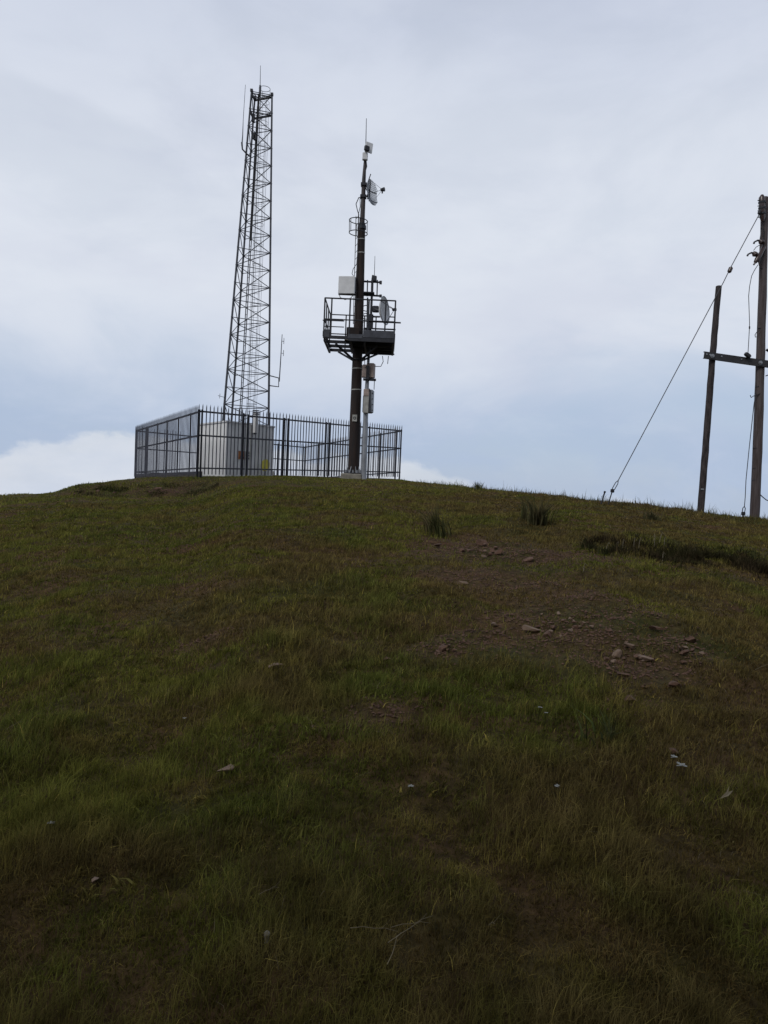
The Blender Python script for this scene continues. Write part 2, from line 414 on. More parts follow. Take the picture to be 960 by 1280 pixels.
# scattered pale dead stalks
n = 420
x, y = sample(n*2, 1.6, 14, 1.3); x = x[:n]; y = y[:n]
ds = blades('dead_grass_stalks', x, y, H(x, y)+.03, .02+.08*RNG.random(len(x))**2, .0011+.0006*np.clip(y-2, 0, None), 1.2+RNG.random(len(x))*1.2, RNG.random(len(x))*6.28, M['straw'], segs=3)
tag(ds, 'scattered pale dead grass stalks lying over the turf', None, kind='stuff')

# growth on the two small scarps; its dark colour stands in for undercut shade
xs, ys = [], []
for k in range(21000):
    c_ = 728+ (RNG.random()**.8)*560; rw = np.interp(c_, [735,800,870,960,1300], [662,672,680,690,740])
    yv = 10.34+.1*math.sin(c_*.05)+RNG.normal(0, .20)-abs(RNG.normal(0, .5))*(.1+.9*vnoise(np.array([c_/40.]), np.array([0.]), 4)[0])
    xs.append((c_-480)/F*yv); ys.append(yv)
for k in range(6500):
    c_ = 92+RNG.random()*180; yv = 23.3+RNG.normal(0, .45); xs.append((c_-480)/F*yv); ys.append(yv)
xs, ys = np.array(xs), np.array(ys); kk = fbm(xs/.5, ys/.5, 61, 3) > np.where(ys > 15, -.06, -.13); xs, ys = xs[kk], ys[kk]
sc = blades('scarp_shade_scrub', xs, ys, H(xs, ys), (.06+.12*RNG.random(len(xs)))*np.where(ys > 10.5, .6, 1)*np.clip(.8+1.6*fbm(xs/.35, ys/.35, 71, 2), .3, 1.6), np.full(len(xs), .013), RNG.random(len(xs))*1.1, RNG.random(len(xs))*6.28, M['shadescrub'])
tag(sc, 'growth coloured dark for undercut shade along the small scarp on the right and the bank by the fence', None, kind='stuff')
# tall tufts
def tuft(px, py, w, h, n, label, group=None, flop=.8, bias=0):
    b = hit(px, py)
    a = RNG.random(n)*6.28; r = np.abs(RNG.normal(0, 1, n))*w*.32
    x = b.x+np.cos(a)*r; y = b.y+np.sin(a)*r*.8
    hh = h*(.3+.75*RNG.random(n)); ang = a+RNG.normal(0, .6, n) if not bias else np.full(n, 3.1)+RNG.normal(0, .8, n)
    z = H(x, y)
    o = blades('grass_tuft', x, y, z, hh, np.full(n, .010+.0006*b.y)*(.6+.8*RNG.random(n)), flop*RNG.random(n), ang, M['tuft'], segs=3)
    recentre(o, b); return tag(o, label, 'grass tuft', group)
tuft(545, 671, .30, .56, 170, 'tall leaning grass tuft on the brown slope below the right end of the compound fence', bias=1)
tuft(672, 656, .36, .62, 230, 'broad upright grass tuft just below the skyline, left of the guy wire anchor')
tuft(655, 650, .16, .50, 36, 'thin pale wisp of tall grass beside the broad upright tuft', flop=.3)
tuft(597, 613, .22, .30, 120, 'small dark grass tuft on the skyline right of the fence corner', flop=.4)
tuft(762, 925, .22, .17, 34, 'yellowish green grass tuft in the lower right turf', flop=1.2)
tuft(815, 650, .30, .22, 160, 'low dark round tuft on the slope below the short pole', flop=.8)

# ------------------------------------------------------------------ rocks
def rock(px, py, sx, sy, sz, label, m='rock', group=None, yaw=None, sink=.25, seed=None, name='rock', tilt=None):
    import bmesh
    b = hit(px, py); bm = bmesh.new(); bmesh.ops.create_icosphere(bm, subdivisions=3, radius=1)
    rr = random.Random(seed if seed is not None else int(px*7+py*13))
    sx, sy, sz = sx*.82, sy*.82, sz*.8
    planes = [(Vector((rr.uniform(-1,1), rr.uniform(-1,1), rr.uniform(-.6,1))).normalized(), rr.uniform(.32,.62)) for _ in range(11)]+[(Vector((rr.uniform(-.2,.2), rr.uniform(-.2,.2), 1)).normalized(), .45)]
    for v in bm.verts:
        for nn, d in planes:
            e = v.co.dot(nn)-d
            if e > 0: v.co -= nn*e
        v.co += Vector([rr.uniform(-.012,.012) for _ in range(3)])
    yw = yaw if yaw is not None else rr.uniform(0, 6.28)
    tl = tilt or (rr.uniform(-.25,.25), rr.uniform(-.25,.25))
    Rm = Euler((tl[0], tl[1], yw)).to_matrix()
    for v in bm.verts:
        v.co = Rm @ Vector((v.co.x*sx, v.co.y*sy, v.co.z*sz))
    me = bpy.data.meshes.new(name); bm.to_mesh(me); bm.free(); me.materials.append(M[m])
    o = bpy.data.objects.new(name, me); COL.objects.link(o); o.location = (b.x, b.y, b.z+sz*(.35-sink)+.026)
    return tag(o, label, 'rock', group)
rock(665,792,.11,.07,.045,'flat pale stone at the left of the stone scatter on the right slope','rockpale',yaw=0)
rock(685,797,.07,.05,.045,'small tilted reddish stone just right of the flat pale stone','rock',yaw=.6,tilt=(.3,-.4))
rock(617,784,.08,.05,.03,'thin pale stone lying left of the stone scatter in the grass','rockpale')
rock(762,792,.05,.04,.02,'small brown stone between the two stone heaps on the right slope')
rock(771,822,.06,.05,.06,'upright pale stone at the left of the lower stone heap','rockpale')
rock(788,812,.09,.05,.04,'pale flat stone topping the lower stone heap','rockpale',yaw=.2)
rock(802,826,.10,.06,.03,'flat pinkish stone at the right of the lower stone heap','rockpale',yaw=-.2)
rock(780,849,.11,.05,.03,'long low stone below the lower stone heap','rock',yaw=0)
rock(787,879,.09,.06,.05,'rounded brown stone half sunk below the stone heaps','rock')
rock(843,860,.10,.06,.035,'dull brown stone sunk in turf right of the stone heaps','rock')
rock(864,805,.07,.05,.06,'dark upright stone near the right edge of the slope','rock')
rock(856,820,.05,.04,.03,'small dark stone just below the dark upright stone','rock')
rock(822,790,.09,.06,.03,'flat dark stone on the turf above the dark upright stone','rock')
rock(555,815,.09,.06,.05,'red brown stone clod left of the stone scatter','rock')
rock(345,838,.07,.05,.03,'lone stone in the grass left of centre','rockpale')
rock(285,970,.09,.045,.02,'lone flat orange brown stone in the lower left turf','rockpale',yaw=0)
rock(484,828,.05,.04,.03,'tiny lone stone near the middle of the slope','rock')
rock(840,947,.05,.04,.025,'small reddish stone in the dark turf at lower right','rock')
rock(576,732,.13,.08,.04,'low rounded pale stone below the leaning grass tuft','rockpale',yaw=0)
rock(660,702,.15,.09,.06,'long brown stone at the right of the bare soil patch','rock',yaw=0)
rock(605,681,.14,.09,.08,'dark stone ledge at the top of the bare soil patch','rock',yaw=0)
rock(622,694,.12,.08,.08,'dark stone at the lower right of the bare soil patch','rock')
rock(577,690,.10,.07,.04,'low stone at the left of the bare soil patch','rock')
rock(548,684,.09,.07,.04,'flat stone right under the leaning grass tuft','rock')
rock(196,612,.22,.12,.10,'grey brown boulder on the earth bank below the left fence side','rock')
rock(187,616,.14,.10,.08,'smaller boulder on the left of the earth bank boulder','rock')
rock(122,615,.14,.10,.07,'stone at the left end of the earth bank','rock')
rock(143,617,.12,.10,.06,'low stone in the middle of the earth bank','rock')
rock(118,1112,.04,.03,.015,'pale lone pebble in the lower left foreground','rockpale')
rr = random.Random(5)
for (cx, cy, wx, wy, n, what) in ((700,785,45,14,26,'small stone chip of the upper stone scatter on the right slope'),
                            (785,825,26,16,16,'small stone chip around the lower stone heap on the right'),
                            (612,690,34,12,16,'small stone chip in the bare soil patch'),
                            (858,812,18,14,9,'small stone chip around the dark upright stone'),
                            (555,812,16,8,8,'small stone chip beside the red brown clod'),
                            (196,613,50,4,9,'small stone chip along the earth bank')):
    for k in range(n):
        s = rr.uniform(.014,.034)*(1.8 if cy < 700 else 1)
        rock(cx+rr.gauss(0, .55)*wx, cy+rr.gauss(0, .55)*wy, s*rr.uniform(.9,1.6), s, s*rr.uniform(.5,1.0), what,
             rr.choice(['rock','rock','rockpale']), what.replace('small stone chip', 'stone chips'), seed=rr.randint(0, 9999), name='stone_chip')

# mushroom, flowers, leaf
b = hit(333, 1183); t = empty('mushroom', b, 'single round white puffball in the grass near the bottom left', 'mushroom')
MB().tube([b+Vector((0,0,z)) for z in (-.01,.01,.03)], [.008,.007,.009], 10).build('stem', M['puff'], t, True)
MB().tube([b+Vector((0,0,.018+.020*k)) for k in (0,.12,.35,.65,.88,1)], [.004,.008,.0100,.0095,.006,.001], 14).build('cap', M['puff'], t, True)
def flower(px, py, s, lift, label, group=None):
    b = hit(px, py); t = empty('white_flower', b, label, 'flower', group)
    top = b+Vector((s*.6, 0, lift)); MB().tube([b, b+Vector((s*.2,0,lift*.6)), top], .0016, 5).build('stem', M['tuft'], t)
    m = MB(); q = random.Random(int(px))
    for k in range(9):
        a = 2*math.pi*k/9; d = Vector((math.cos(a), math.sin(a)*.8, .25+q.uniform(-.2,.3))).normalized()
        sd = d.cross(Vector((0,0,1))).normalized()*s*.28
        m.add([top, top+d*s*.6-sd, top+d*s+Vector((0,0,-s*.1)), top+d*s*.6+sd, top+d*s*.6+Vector((0,0,-.001))], [(0,1,2,3),(0,4,1),(0,3,4)])
    m.build('petals', M['petal'], t)
fl = 'small white flowers in the turf'
flower(846,975,.03,.07,'largest white flower cluster in the lower right turf')
flower(838,971,.02,.09,'small white flower just left of the largest white flower cluster')
flower(228,918,.014,.09,'tiny white flower in the left turf above the lone flat orange stone')
flower(672,908,.016,.10,'tiny white flower in the right half below the stone heaps')
flower(680,911,.013,.08,'second tiny white flower beside the one below the stone heaps')
flower(510,1003,.016,.07,'tiny white flower near the middle of the lower turf', None)
flower(60,1045,.018,.05,'white flower in the far left foreground turf', None)
flower(693,1002,.014,.07,'tiny white flower in the turf right of the middle', None)
b = hit(907, 1016); m = MB(); d = Vector((.055,.04,.025)); s_ = Vector((-.003,.007,.003))
m.add([b+Vector((-.04,-.02,.07)), b+Vector((0,0,.085))+s_, b+d*.8+Vector((0,0,.07)), b+Vector((0,0,.085))-s_*1.4,
       b+Vector((.0,0,.080))], [(0,3,4),(0,4,1),(1,4,2),(4,3,2)])
m.add([b+Vector((-.02,0,.068)), b+Vector((.008,.022,.085)), b+Vector((.035,.05,.105)), b+Vector((.010,.012,.078))], [(0,3,2,1)])
o = m.build('dry_leaf', M['straw']); recentre(o, b); tag(o, 'curled pale dry leaf in the dark turf near the right edge', 'leaf')
def twig(px, py, px2, py2, label, r=.0012):
    a, c = hit(px, py), hit(px2, py2); mid = (a+c)/2+Vector((0,0,.075)); a = a+Vector((0,0,.055)); c = c+Vector((0,0,.085))
    m = MB().tube([a, a.lerp(mid, .5)+Vector((.004,0,.005)), mid, mid.lerp(c, .5)+Vector((-.004,0,.006)), c], [r, r*.9, r*.8, r*.7, r*.4], 5)
    k = mid.lerp(c, .3); m.tube([k, k+Vector((.03,.01,.03))], [r*.6, r*.3], 4)
    o = m.build('dry_stalk', M['straw']); recentre(o, (a+c)/2); tag(o, label, 'dry stalk')
twig(437,1181,496,1198,'long straight dry stalk low in the middle foreground')
twig(484,1201,540,1176,'dry stalk crossing to the right of the long straight stalk',.0013)
twig(488,1182,537,1190,'bent pale dry stalk at the bottom centre')
twig(323,1141,348,1141,'short level dry stalk above the white puffball')
twig(483,1230,500,1200,'short dry stalk leaning at the bottom centre', .0013)
twig(8,923,28,921,'short pale dry stalk at the left edge of the turf')
twig(943,848,975,842,'pale dry stalk at the right edge right of the stones')
twig(610,1178,617,1190,'tiny upright dry stalk right of the bottom centre',.0013)

for px, py, hgt in ((757,692,.10), (772,690,.09), (778,688,.11), (792,686,.10), (798,687,.12), (818,684,.13), (824,680,.12), (830,684,.10), (828,703,.09), (869,697,.08), (729,716,.05)):
    b = hit(px, py); q = random.uniform(-.05,.05)
    o = MB().tube([b, b+Vector((q*.4,0,hgt*.7+.03)), b+Vector((q,0,hgt+.05)), b+Vector((q+math.copysign(.03, q),0,hgt*.7+.04))], [.003,.003,.0025,.0015], 5).build('dry_stalk', M['stalk']); recentre(o, b)
    tag(o, 'pale bent dry stalk standing in the shade-dark growth below the right hand ledge', 'dry stalk', 'pale bent stalks below the right ledge')
# ------------------------------------------------------------------ palisade fence
A = P(248, 596.5, 26); B = P(500.5, 598.5, 35.8); Cc = P(168, 598.5, 35.8)
D = P(379, 600, 46.5); D.z = EYE-.28
FH = 2.58
def fence(p0, p1, ts, label, inward, double=False, pm='pale'):
    t = empty('palisade_fence', p0, label, 'fence', 'palisade fence sides round the compound')
    d = (p1-p0); L = Vector((d.x, d.y, 0)).length; dh = Vector((d.x, d.y, 0)).normalized(); nrm = Vector(inward)
    Mx = Matrix((dh, nrm, Vector((0,0,1)))).transposed()
    at = lambda q: p0+d*q
    edges = [0]+list(ts)+[1]
    for a, b in zip(edges[:-1], edges[1:]):
        m = MB(); n = max(2, int(round((b-a)*L/.172)))
        for k in range(n):
            q = a+(b-a)*(k+.5)/n; g = at(q); w, dp = (.036, .019) if not double else (.043, .024)
            jz = random.uniform(-.012,.012); z0, z1, z2 = .10, FH-.11+jz, FH+jz
            vs = [g+Mx @ Vector(v) for v in ((-w/2,-.02,z0),(0,-.02-dp,z0),(w/2,-.02,z0),(w/2,-.014,z0),(-w/2,-.014,z0),
                  (-w/2,-.02,z1),(0,-.02-dp,z1),(w/2,-.02,z1),(w/2,-.014,z1),(-w/2,-.014,z1),(0,-.026,z2))]
            m.add(vs, [(0,1,6,5),(1,2,7,6),(2,3,8,7),(3,4,9,8),(4,0,5,9),(5,6,10),(6,7,10),(7,8,10),(8,9,10),(9,5,10)])
        m.build('pale_panel', M[pm], t)
        for hz_, w in ((.32,.05), (1.47,.055), (2.31,.06)):
            MB().beam(at(a)+Vector((0,0,hz_))+dh*.03+nrm*.013, at(b)+Vector((0,0,hz_))-dh*.03+nrm*.013, .045, w).build('rail', M['fence'], t)
    for i, q in enumerate(edges):
        offs = (-.11, .11) if (double and 0 < i < len(edges)-2) else (0,)
        for o_ in offs:
            c = at(q)+dh*o_+nrm*.062; h = 2.37
            m = MB(); 
            for sgn in (-1, 1): m.box(c+nrm*.022*sgn+Vector((0,0,h/2-.15)), (.055,.008,h+.3), Mx)
            m.box(c+Vector((0,0,h/2-.15)), (.01,.036,h+.3), Mx)
            m.box(c+Vector((0,0,h+.003)), (.065,.06,.006), Mx)
            m.build('post', M['fence'], t)
    return t
dab = (B-A); nab = Vector((-dab.y, dab.x, 0)).normalized(); 
dac = (Cc-A); nac = Vector((dac.y, -dac.x, 0)).normalized()
def tcol(p0, p1, px):
    lo, hi = 0., 1.
    f = lambda q: (lambda v: v)(proj(p0+(p1-p0)*q + Vector((0,0,1)))[0])
    s = f(1) > f(0)
    for _ in range(40):
        m_ = (lo+hi)/2
        if (f(m_) < px) == s: lo = m_
        else: hi = m_
    return (lo+hi)/2
def proj(p):
    v = ROT.transposed() @ (p-Vector((0,0,EYE))); return (480+F*v.x/-v.z, 640-F*v.y/-v.z)
fence(A, B, [tcol(A, B, c) for c in (307.5, 358, 410, 462)], 'front palisade fence side facing the mast, longest run with spiked pales', nab, True)
fence(A, Cc, [tcol(A, Cc, c) for c in (235, 220, 206, 194, 181)], 'left palisade fence side seen edge-on so its pales close up', nac)
fence(Cc, D, [.2, .4, .6, .8], 'rear palisade fence side farthest back, behind the white hut', -nab)
fence(B, D, [.035]+[tcol(B, D, c) for c in (476, 446, 416, 398)], 'right palisade fence side running back from the right corner behind the mast', -nac, pm='palelit')

kt = [o for o in COL.objects if o.name.startswith('palisade_fence') and 'left palisade' in o['label']][0]
m = MB(); dh_ = Vector((dac.x, dac.y, 0)).normalized()
m.beam(A+dh_*.05+nac*.10+Vector((0,0,.04)), Cc+nac*.10+Vector((0,0,.06)), .10, .34); m.build('kerb', M['kerb'], kt)
# ------------------------------------------------------------------ hut
K = P(281, 598, 28.0); e1 = dab.copy(); e1.z = 0; e1.normalize(); e2 = dac.copy(); e2.z = 0; e2.normalize()
e2 = Vector((-e1.y, e1.x, 0)).lerp(e2, .8).normalized()
zk = hz(K.x, K.y)-.15; top = P(281, 525.5, 28.0).z
def e1len(px):
    lo, hi = 0, 8
    for _ in range(40):
        m_ = (lo+hi)/2; 
        if proj(K+e1*m_+Vector((0,0,1)))[0] < px: lo = m_
        else: hi = m_
    return lo
W1 = e1len(341.5); W2 = 2.9
def slab(m, c, ex, ey, z0, z1):   # parallelogram prism from corner c
    v = [c, c+ex, c+ex+ey, c+ey]
    m.add([(p.x, p.y, z0) for p in v]+[(p.x, p.y, z1) for p in v], [(3,2,1,0),(4,5,6,7),(0,1,5,4),(1,2,6,5),(2,3,7,6),(3,0,4,7)])
hut = empty('equipment_hut', (K.x, K.y, zk), 'white flat roofed equipment hut inside the fence below the lattice tower', 'hut')
m = MB(); slab(m, K, e1*W1, e2*W2, zk, top-.06); m.build('wall', M['hut'], hut)
m = MB(); slab(m, K-e1*.04-e2*.04, e1*(W1+.08), e2*(W2+.08), top-.06, top); m.build('roof', M['white'], hut)
m = MB(); nf = Vector((e1.y, -e1.x, 0))
fc = lambda u, z: K+e1*u+nf*.012+Vector((0,0,z-K.z))
Mf = Matrix((e1, nf, Vector((0,0,1)))).transposed()
for u in np.arange(W1/6, W1-.1, W1/6): m.box(fc(u, (zk+top-.06)/2), (.03, .02, top-.06-zk-.02), Mf)
m.build('panel_joint', M['greywhite'], hut)
# vent flue
fl_ = [K+e1*(e1len(315)), ]
c = fl_[0]+nf*.14; zt = P(315, 513, c.y).z; zb = P(315, 541, c.y).z
v = MB().tube([(c.x, c.y, zb), (c.x, c.y, zt-.1)], .115, 16).build('vent_flue', M['white'], hut, True)
m = MB()
for k in range(3): m.tube([(c.x, c.y, zt-.16+k*.07), (c.x, c.y, zt-.13+k*.07)], .135, 16)
m.build('flue_cap', M['darksteel'], v, True)
MB().tube([(c.x, c.y, zb-.05), (c.x, c.y, zb)], .06, 12).build('flue_outlet', M['darksteel'], v)
# sign on the hut behind the fence
u0 = e1len(296.5); u1 = e1len(311.5); zs0 = P(304, 575, K.y+1).z; zs1 = P(304, 564, K.y+1).z; hs = zs1-zs0
s_ = MB().box(fc((u0+u1)/2, (zs0+zs1)/2)+nf*.02, (u1-u0, .012, hs), Mf).build('warning_sign', M['signwhite'], hut)
s_['label'] = 'white warning sign with an orange panel and dark lines of print'
MB().box(fc(u0+(u1-u0)*.32, (zs0+zs1)/2)+nf*.030, ((u1-u0)*.54, .006, hs*.9), Mf).build('orange_panel', M['orange'], s_)
m = MB()
for k in range(3): m.box(fc(u0+(u1-u0)*.8, zs0+hs*(.2+.3*k))+nf*.030, ((u1-u0)*.3, .006, hs*.12), Mf)
for k in (-1, 1): m.beam(fc(u0+(u1-u0)*(.32+.17*k), zs0+hs*.18)+nf*.036, fc(u0+(u1-u0)*.32, zs0+hs*.8)+nf*.036, .02, .006, nf)
m.beam(fc(u0+(u1-u0)*.14, zs0+hs*.18)+nf*.036, fc(u0+(u1-u0)*.5, zs0+hs*.18)+nf*.036, .02, .006, nf)
m.build('sign_print', M['signdark'], s_)
# yellow oval plate leaning behind the front fence
c = P(331.5, 581.5, 29.15)
yp = empty('yellow_plate', (c.x, c.y, hz(c.x, c.y)), 'round faded yellow plate on a short stake behind the front fence', 'sign')
m = MB(); n = 18; ax = Matrix.Rotation(.25, 3, 'Z') @ Matrix.Rotation(.15, 3, 'Y')
fr = [c+ax @ Vector((math.cos(2*math.pi*k/n)*.17, 0, math.sin(2*math.pi*k/n)*.24)) for k in range(n)]
bk = [p+ax @ Vector((0,.02,0)) for p in fr]
m.add(fr+bk, [tuple(range(n)), tuple(range(n, 2*n))[::-1]]+[(k, k+n, (k+1) % n+n, (k+1) % n) for k in range(n)]); m.build('plate', M['yellow'], yp)
MB().tube([(c.x, c.y+.04, hz(c.x, c.y)-.1), (c.x, c.y+.04, c.z+.05)], .02, 8).build('stake', M['fence'], yp)

# ------------------------------------------------------------------ lattice tower
gz = hz(*P(308, 598, 35)[:2])
ztop = P(340, 119, 35.05).z
legs_b = [PZ(273, 33.9, gz), PZ(284.5, 36.3, gz), PZ(335, 35.2, gz)]
legs_t = [PZ(314.5, 34.78, ztop), PZ(318.5, 35.4, ztop), PZ(340, 35.05, ztop)]
tc_ = sum(legs_b, Vector())/3
tw = empty('lattice_tower', tc_, 'tall three legged lattice steel tower standing behind the white hut, tapering towards its top', 'tower')
LT = lambda i, t: legs_b[i].lerp(legs_t[i], t)
for i in range(3):
    MB().tube([LT(i, -.01), LT(i, .5), LT(i, 1.003)], [.055,.048,.042], 8).build('leg', M['tower'], tw, True)
nb = 22
m = MB(); hm = MB()
for k in range(nb+1):
    t = k/nb
    for i in range(3): m.tube([LT(i, t), LT((i+1) % 3, t)], .0185, 5)
    for i in range(3):      # node plates
        m.box(LT(i, t), (.09,.09,.045))
    if k < nb:
        for i in range(3):
            j = (i+1) % 3
            a, b = (i, j) if (k+(0, 1, 1)[i]) % 2 == 0 else (j, i)
            m.tube([LT(a, t), LT(b, (k+1)/nb)], .0195, 5)
m.build('bracing', M['tower'], tw)
# feeder tray up the middle
cen = lambda t, u=0, w=0: (LT(0, t)*.37+LT(1, t)*.31+LT(2, t)*.32)+Vector((u, w, 0))
m = MB()
for du in (-.05, .03): m.tube([cen(0, du), cen(.5, du), cen(.97, du)], .022, 6)
for k in range(60): m.box(cen(k/61, -.01), (.12,.03,.02))
m.build('cable_tray', M['tower'], tw)
m = MB(); m.beam(cen(.62, 0, -.06), cen(1.0, 0, -.06), .09, .06); m.build('feeder_cables', M['cable'], tw)
# caged ladder
lad = lambda t, u, w=0: (LT(0, t)*.17+LT(1, t)*.29+LT(2, t)*.54)+Vector((u, w, 0))
m = MB()
for du in (-.14, .14): m.tube([lad(0, du), lad(.5, du), lad(1.0, du)], .011, 5)
for k in range(64): m.tube([lad(k/64, -.14), lad(k/64, .14)], .008, 4)
ldo = m.build('ladder', M['tower'], tw)
m = MB()
for k in range(0, 17):
    t = .14+k*.053; c = lad(t, 0, .22); m.ring(c, .24, .008, 14, None, -2.6+math.pi, 2.6+math.pi-.001, 4) if False else m.ring(c, .24, .008, 16, m=4)
for a in (0, 2.1, 4.2, 1.05, 3.1): m.tube([lad(.14, math.cos(a)*.24, .22+math.sin(a)*.24), lad(.99, math.cos(a)*.24, .22+math.sin(a)*.24)], .007, 4)
c = lad(1.015, 0, .22); m.ring(c+Vector((0,0,.15)), .26, .012, 16, m=5)
for a in (0, 2.1, 4.2): m.tube([c+Vector((math.cos(a)*.25, math.sin(a)*.25, -.2)), c+Vector((math.cos(a)*.26, math.sin(a)*.26, .15))], .009, 4)
m.build('safety_cage', M['tower'], ldo)
# top frames
for t in (.995, .948):
    m = MB()
    for i in range(3): m.beam(LT(i, t), LT((i+1) % 3, t), .05, .09 if i < 2 else .03)
    if t > .99:
        for i in range(3): m.box(LT(i, 1.002), (.12,.12,.12))
    m.build('top_frame', M['darksteel'], tw)
for nm, pts, rr_ in (('lightning_rod', [P(324.5,121,35.05), P(325.2,107,35.05), P(325.2,106,35.05), P(325.6,82,35.05)], [.055,.045,.016,.010]),):
    MB().tube(pts, rr_, 8).build(nm, M['tower'], tw)
w = MB().tube([P(302.3,182,34.5), P(303.3,170,34.5), P(304,150,34.5), P(306.8,106,34.5)], [.032,.022,.013,.009], 6).build('whip_antenna', M['tower'], tw)
MB().tube([P(313,196,34.6), P(308.5,192.5,34.5), P(303,186.5,34.5), P(302.3,178,34.5)], [.035,.035,.035,.04], 8).build('bracket', M['darksteel'], w, True)
dz = 35.1
w = MB().tube([P(349,477,dz), P(350.5,455,dz), P(352.7,418,dz)], [.028,.024,.016], 6)
for py, ln in ((426.5, 3), (441.5, 2.5)):
    w.tube([P(352, py, dz), P(352+ln, py+.3, dz)], .013, 5); w.tube([P(352+ln, py-4, dz), P(352+ln-.3, py+3.5, dz)], .013, 5)
w = w.build('dipole_antenna', M['tower'], tw)
MB().tube([P(337,469.5,dz), P(348.5,472.5,dz), P(348.3,483.5,dz), P(337,482,dz)], .028, 6).build('bracket', M['darksteel'], w)
w = MB().tube([P(272.5,494.5,34), P(282,497,34)], .012, 5).tube([P(281.5,491,34), P(281,502,34)], .02, 5).tube([P(275,492,34), P(274.5,498,34)], .01, 4)
w.build('side_aerial', M['tower'], tw)
m = MB()
for px, py, h in ((316.5,148,.35), (317.5,170,.3), (319,172,.25)): c = P(px, py, 34.9); m.bevbox(c, (.14,.14,h), .02)
m.build('radio_unit', M['darksteel'], tw)
m = MB()
for i in range(3): m.bevbox(legs_b[i]+Vector((0,0,.02)), (.5,.5,.5), .03)
m.build('footing', M['concrete'], tw)

# ------------------------------------------------------------------ main mast with work platform
MD = 27.0
mb = P(441.5, 593, MD); gzb = hz(mb.x, mb.y)
mast = empty('antenna_mast', (mb.x, mb.y, gzb), 'dark rusty steel mast in front of the fence carrying a caged work platform and dishes', 'mast')
m = MB().bevbox((mb.x-.06, mb.y, gzb+.02), (.76,.7,.34), .03); m.build('plinth', M['concrete'], mast)
m = MB().tube([(mb.x, mb.y, gzb+.19), (mb.x, mb.y, gzb+.225)], .34, 20); fln = m.build('base_flange', M['darksteel'], mast)
m = MB()
for k in range(12):
    a = 2*math.pi*k/12; p = Vector((mb.x+math.cos(a)*.29, mb.y+math.sin(a)*.29, gzb+.225)); m.tube([p, p+Vector((0,0,.10))], .022, 6); m.tube([p, p+Vector((0,0,.035))], .036, 6)
m.build('anchor_bolts', M['galv'], fln)
m = MB()
for k in range(8):      # stiffener gussets
    a = 2*math.pi*(k+.5)/8; dx, dy = math.cos(a), math.sin(a); sx, sy = -dy*.008, dx*.008
    q = [(.19,.225),(.32,.225),(.19,.48)]
    vs = [(mb.x+dx*r_+s*sx, mb.y+dy*r_+s*sy, gzb+z_) for s in (-1,1) for r_, z_ in q]
    m.add(vs, [(0,1,2),(5,4,3),(0,3,4,1),(1,4,5,2),(2,5,3,0)])
m.build('base_gussets', M['galv'], fln)
base = Vector((mb.x, mb.y, gzb+.22))
cl = [(441.5,590,.205), (442.6,560,.203), (444,520,.195), (445.3,488,.19), (446.8,445,.18), (448.3,400,.172), (450,350,.155), (451.3,315,.135), (452.2,286,.125)]
pts = [P(px, py, MD) for px, py, r_ in cl]; pts[0].z = gzb+.22; 
shaft = MB().tube(pts, [c[2] for c in cl], 16).build('mast_shaft', M['rust'], mast, True)
m = MB()
for py in (461.5, 488, 317, 300):
    i = np.interp(py, [286,590], [0,1]); px = np.interp(py, [c[1] for c in cl][::-1], [c[0] for c in cl][::-1]); rd = np.interp(py, [c[1] for c in cl][::-1], [c[2] for c in cl][::-1])
    p = P(px, py, MD); q = P(px, py-1.2, MD); m.tube([p, q], rd+.006, 16, True)
m.build('joint_band', M['greywhite'], shaft, True)
top_ = [P(452.4,288,MD), P(453.8,255,MD), P(454.8,225,MD), P(455.6,212,MD), P(456.2,200,MD)]
MB().tube(top_, [.09,.082,.07,.058,.04], 12).build('upper_pole', M['masttop'], mast, True)
m = MB().tube([P(452.3,286.5,MD), P(452.5,282,MD)], [.16,.15], 12).tube([P(452.6,281,MD), P(452.8,279,MD)], .12, 12); m.build('top_clamp', M['darksteel'], mast)
m = MB()
for px, py in ((455,231), (454.2,246)): m.box(P(px,py,MD), (.22,.24,.09))
m.build('pipe_clamp', M['darksteel'], mast)
MB().tube([P(457.3,200,MD), P(457.2,184,MD), P(458,148,MD)], [.022,.016,.010], 6).build('lightning_rod', M['darksteel'], mast)
# top panel antenna
ay = Matrix.Rotation(.45, 3, 'Z') @ Matrix.Rotation(.10, 3, 'Y')
pa = MB().bevbox(P(461.2,184.5,MD-.12), (.27,.05,.36), .012, ay).build('panel_antenna', M['white'], mast)
MB().bevbox(P(458.6,185.5,MD-.22), (.19,.10,.18), .02, ay).tube([P(457.5,186,MD-.1), P(457.5,192,MD)], [.07,.03], 8).build('radio_unit', M['darksteel'], pa)
MB().bevbox(P(456.4,195.8,MD-.08), (.19,.15,.26), .02).build('radio_box', M['white'], mast)
MB().tube([P(457.5,201,MD-.05), P(458.3,208,MD-.05), P(456.5,214,MD-.08), P(455,222,MD-.09), P(455,232,MD-.09)], .022, 6).build('feeder_cable', M['cable'], mast, True)
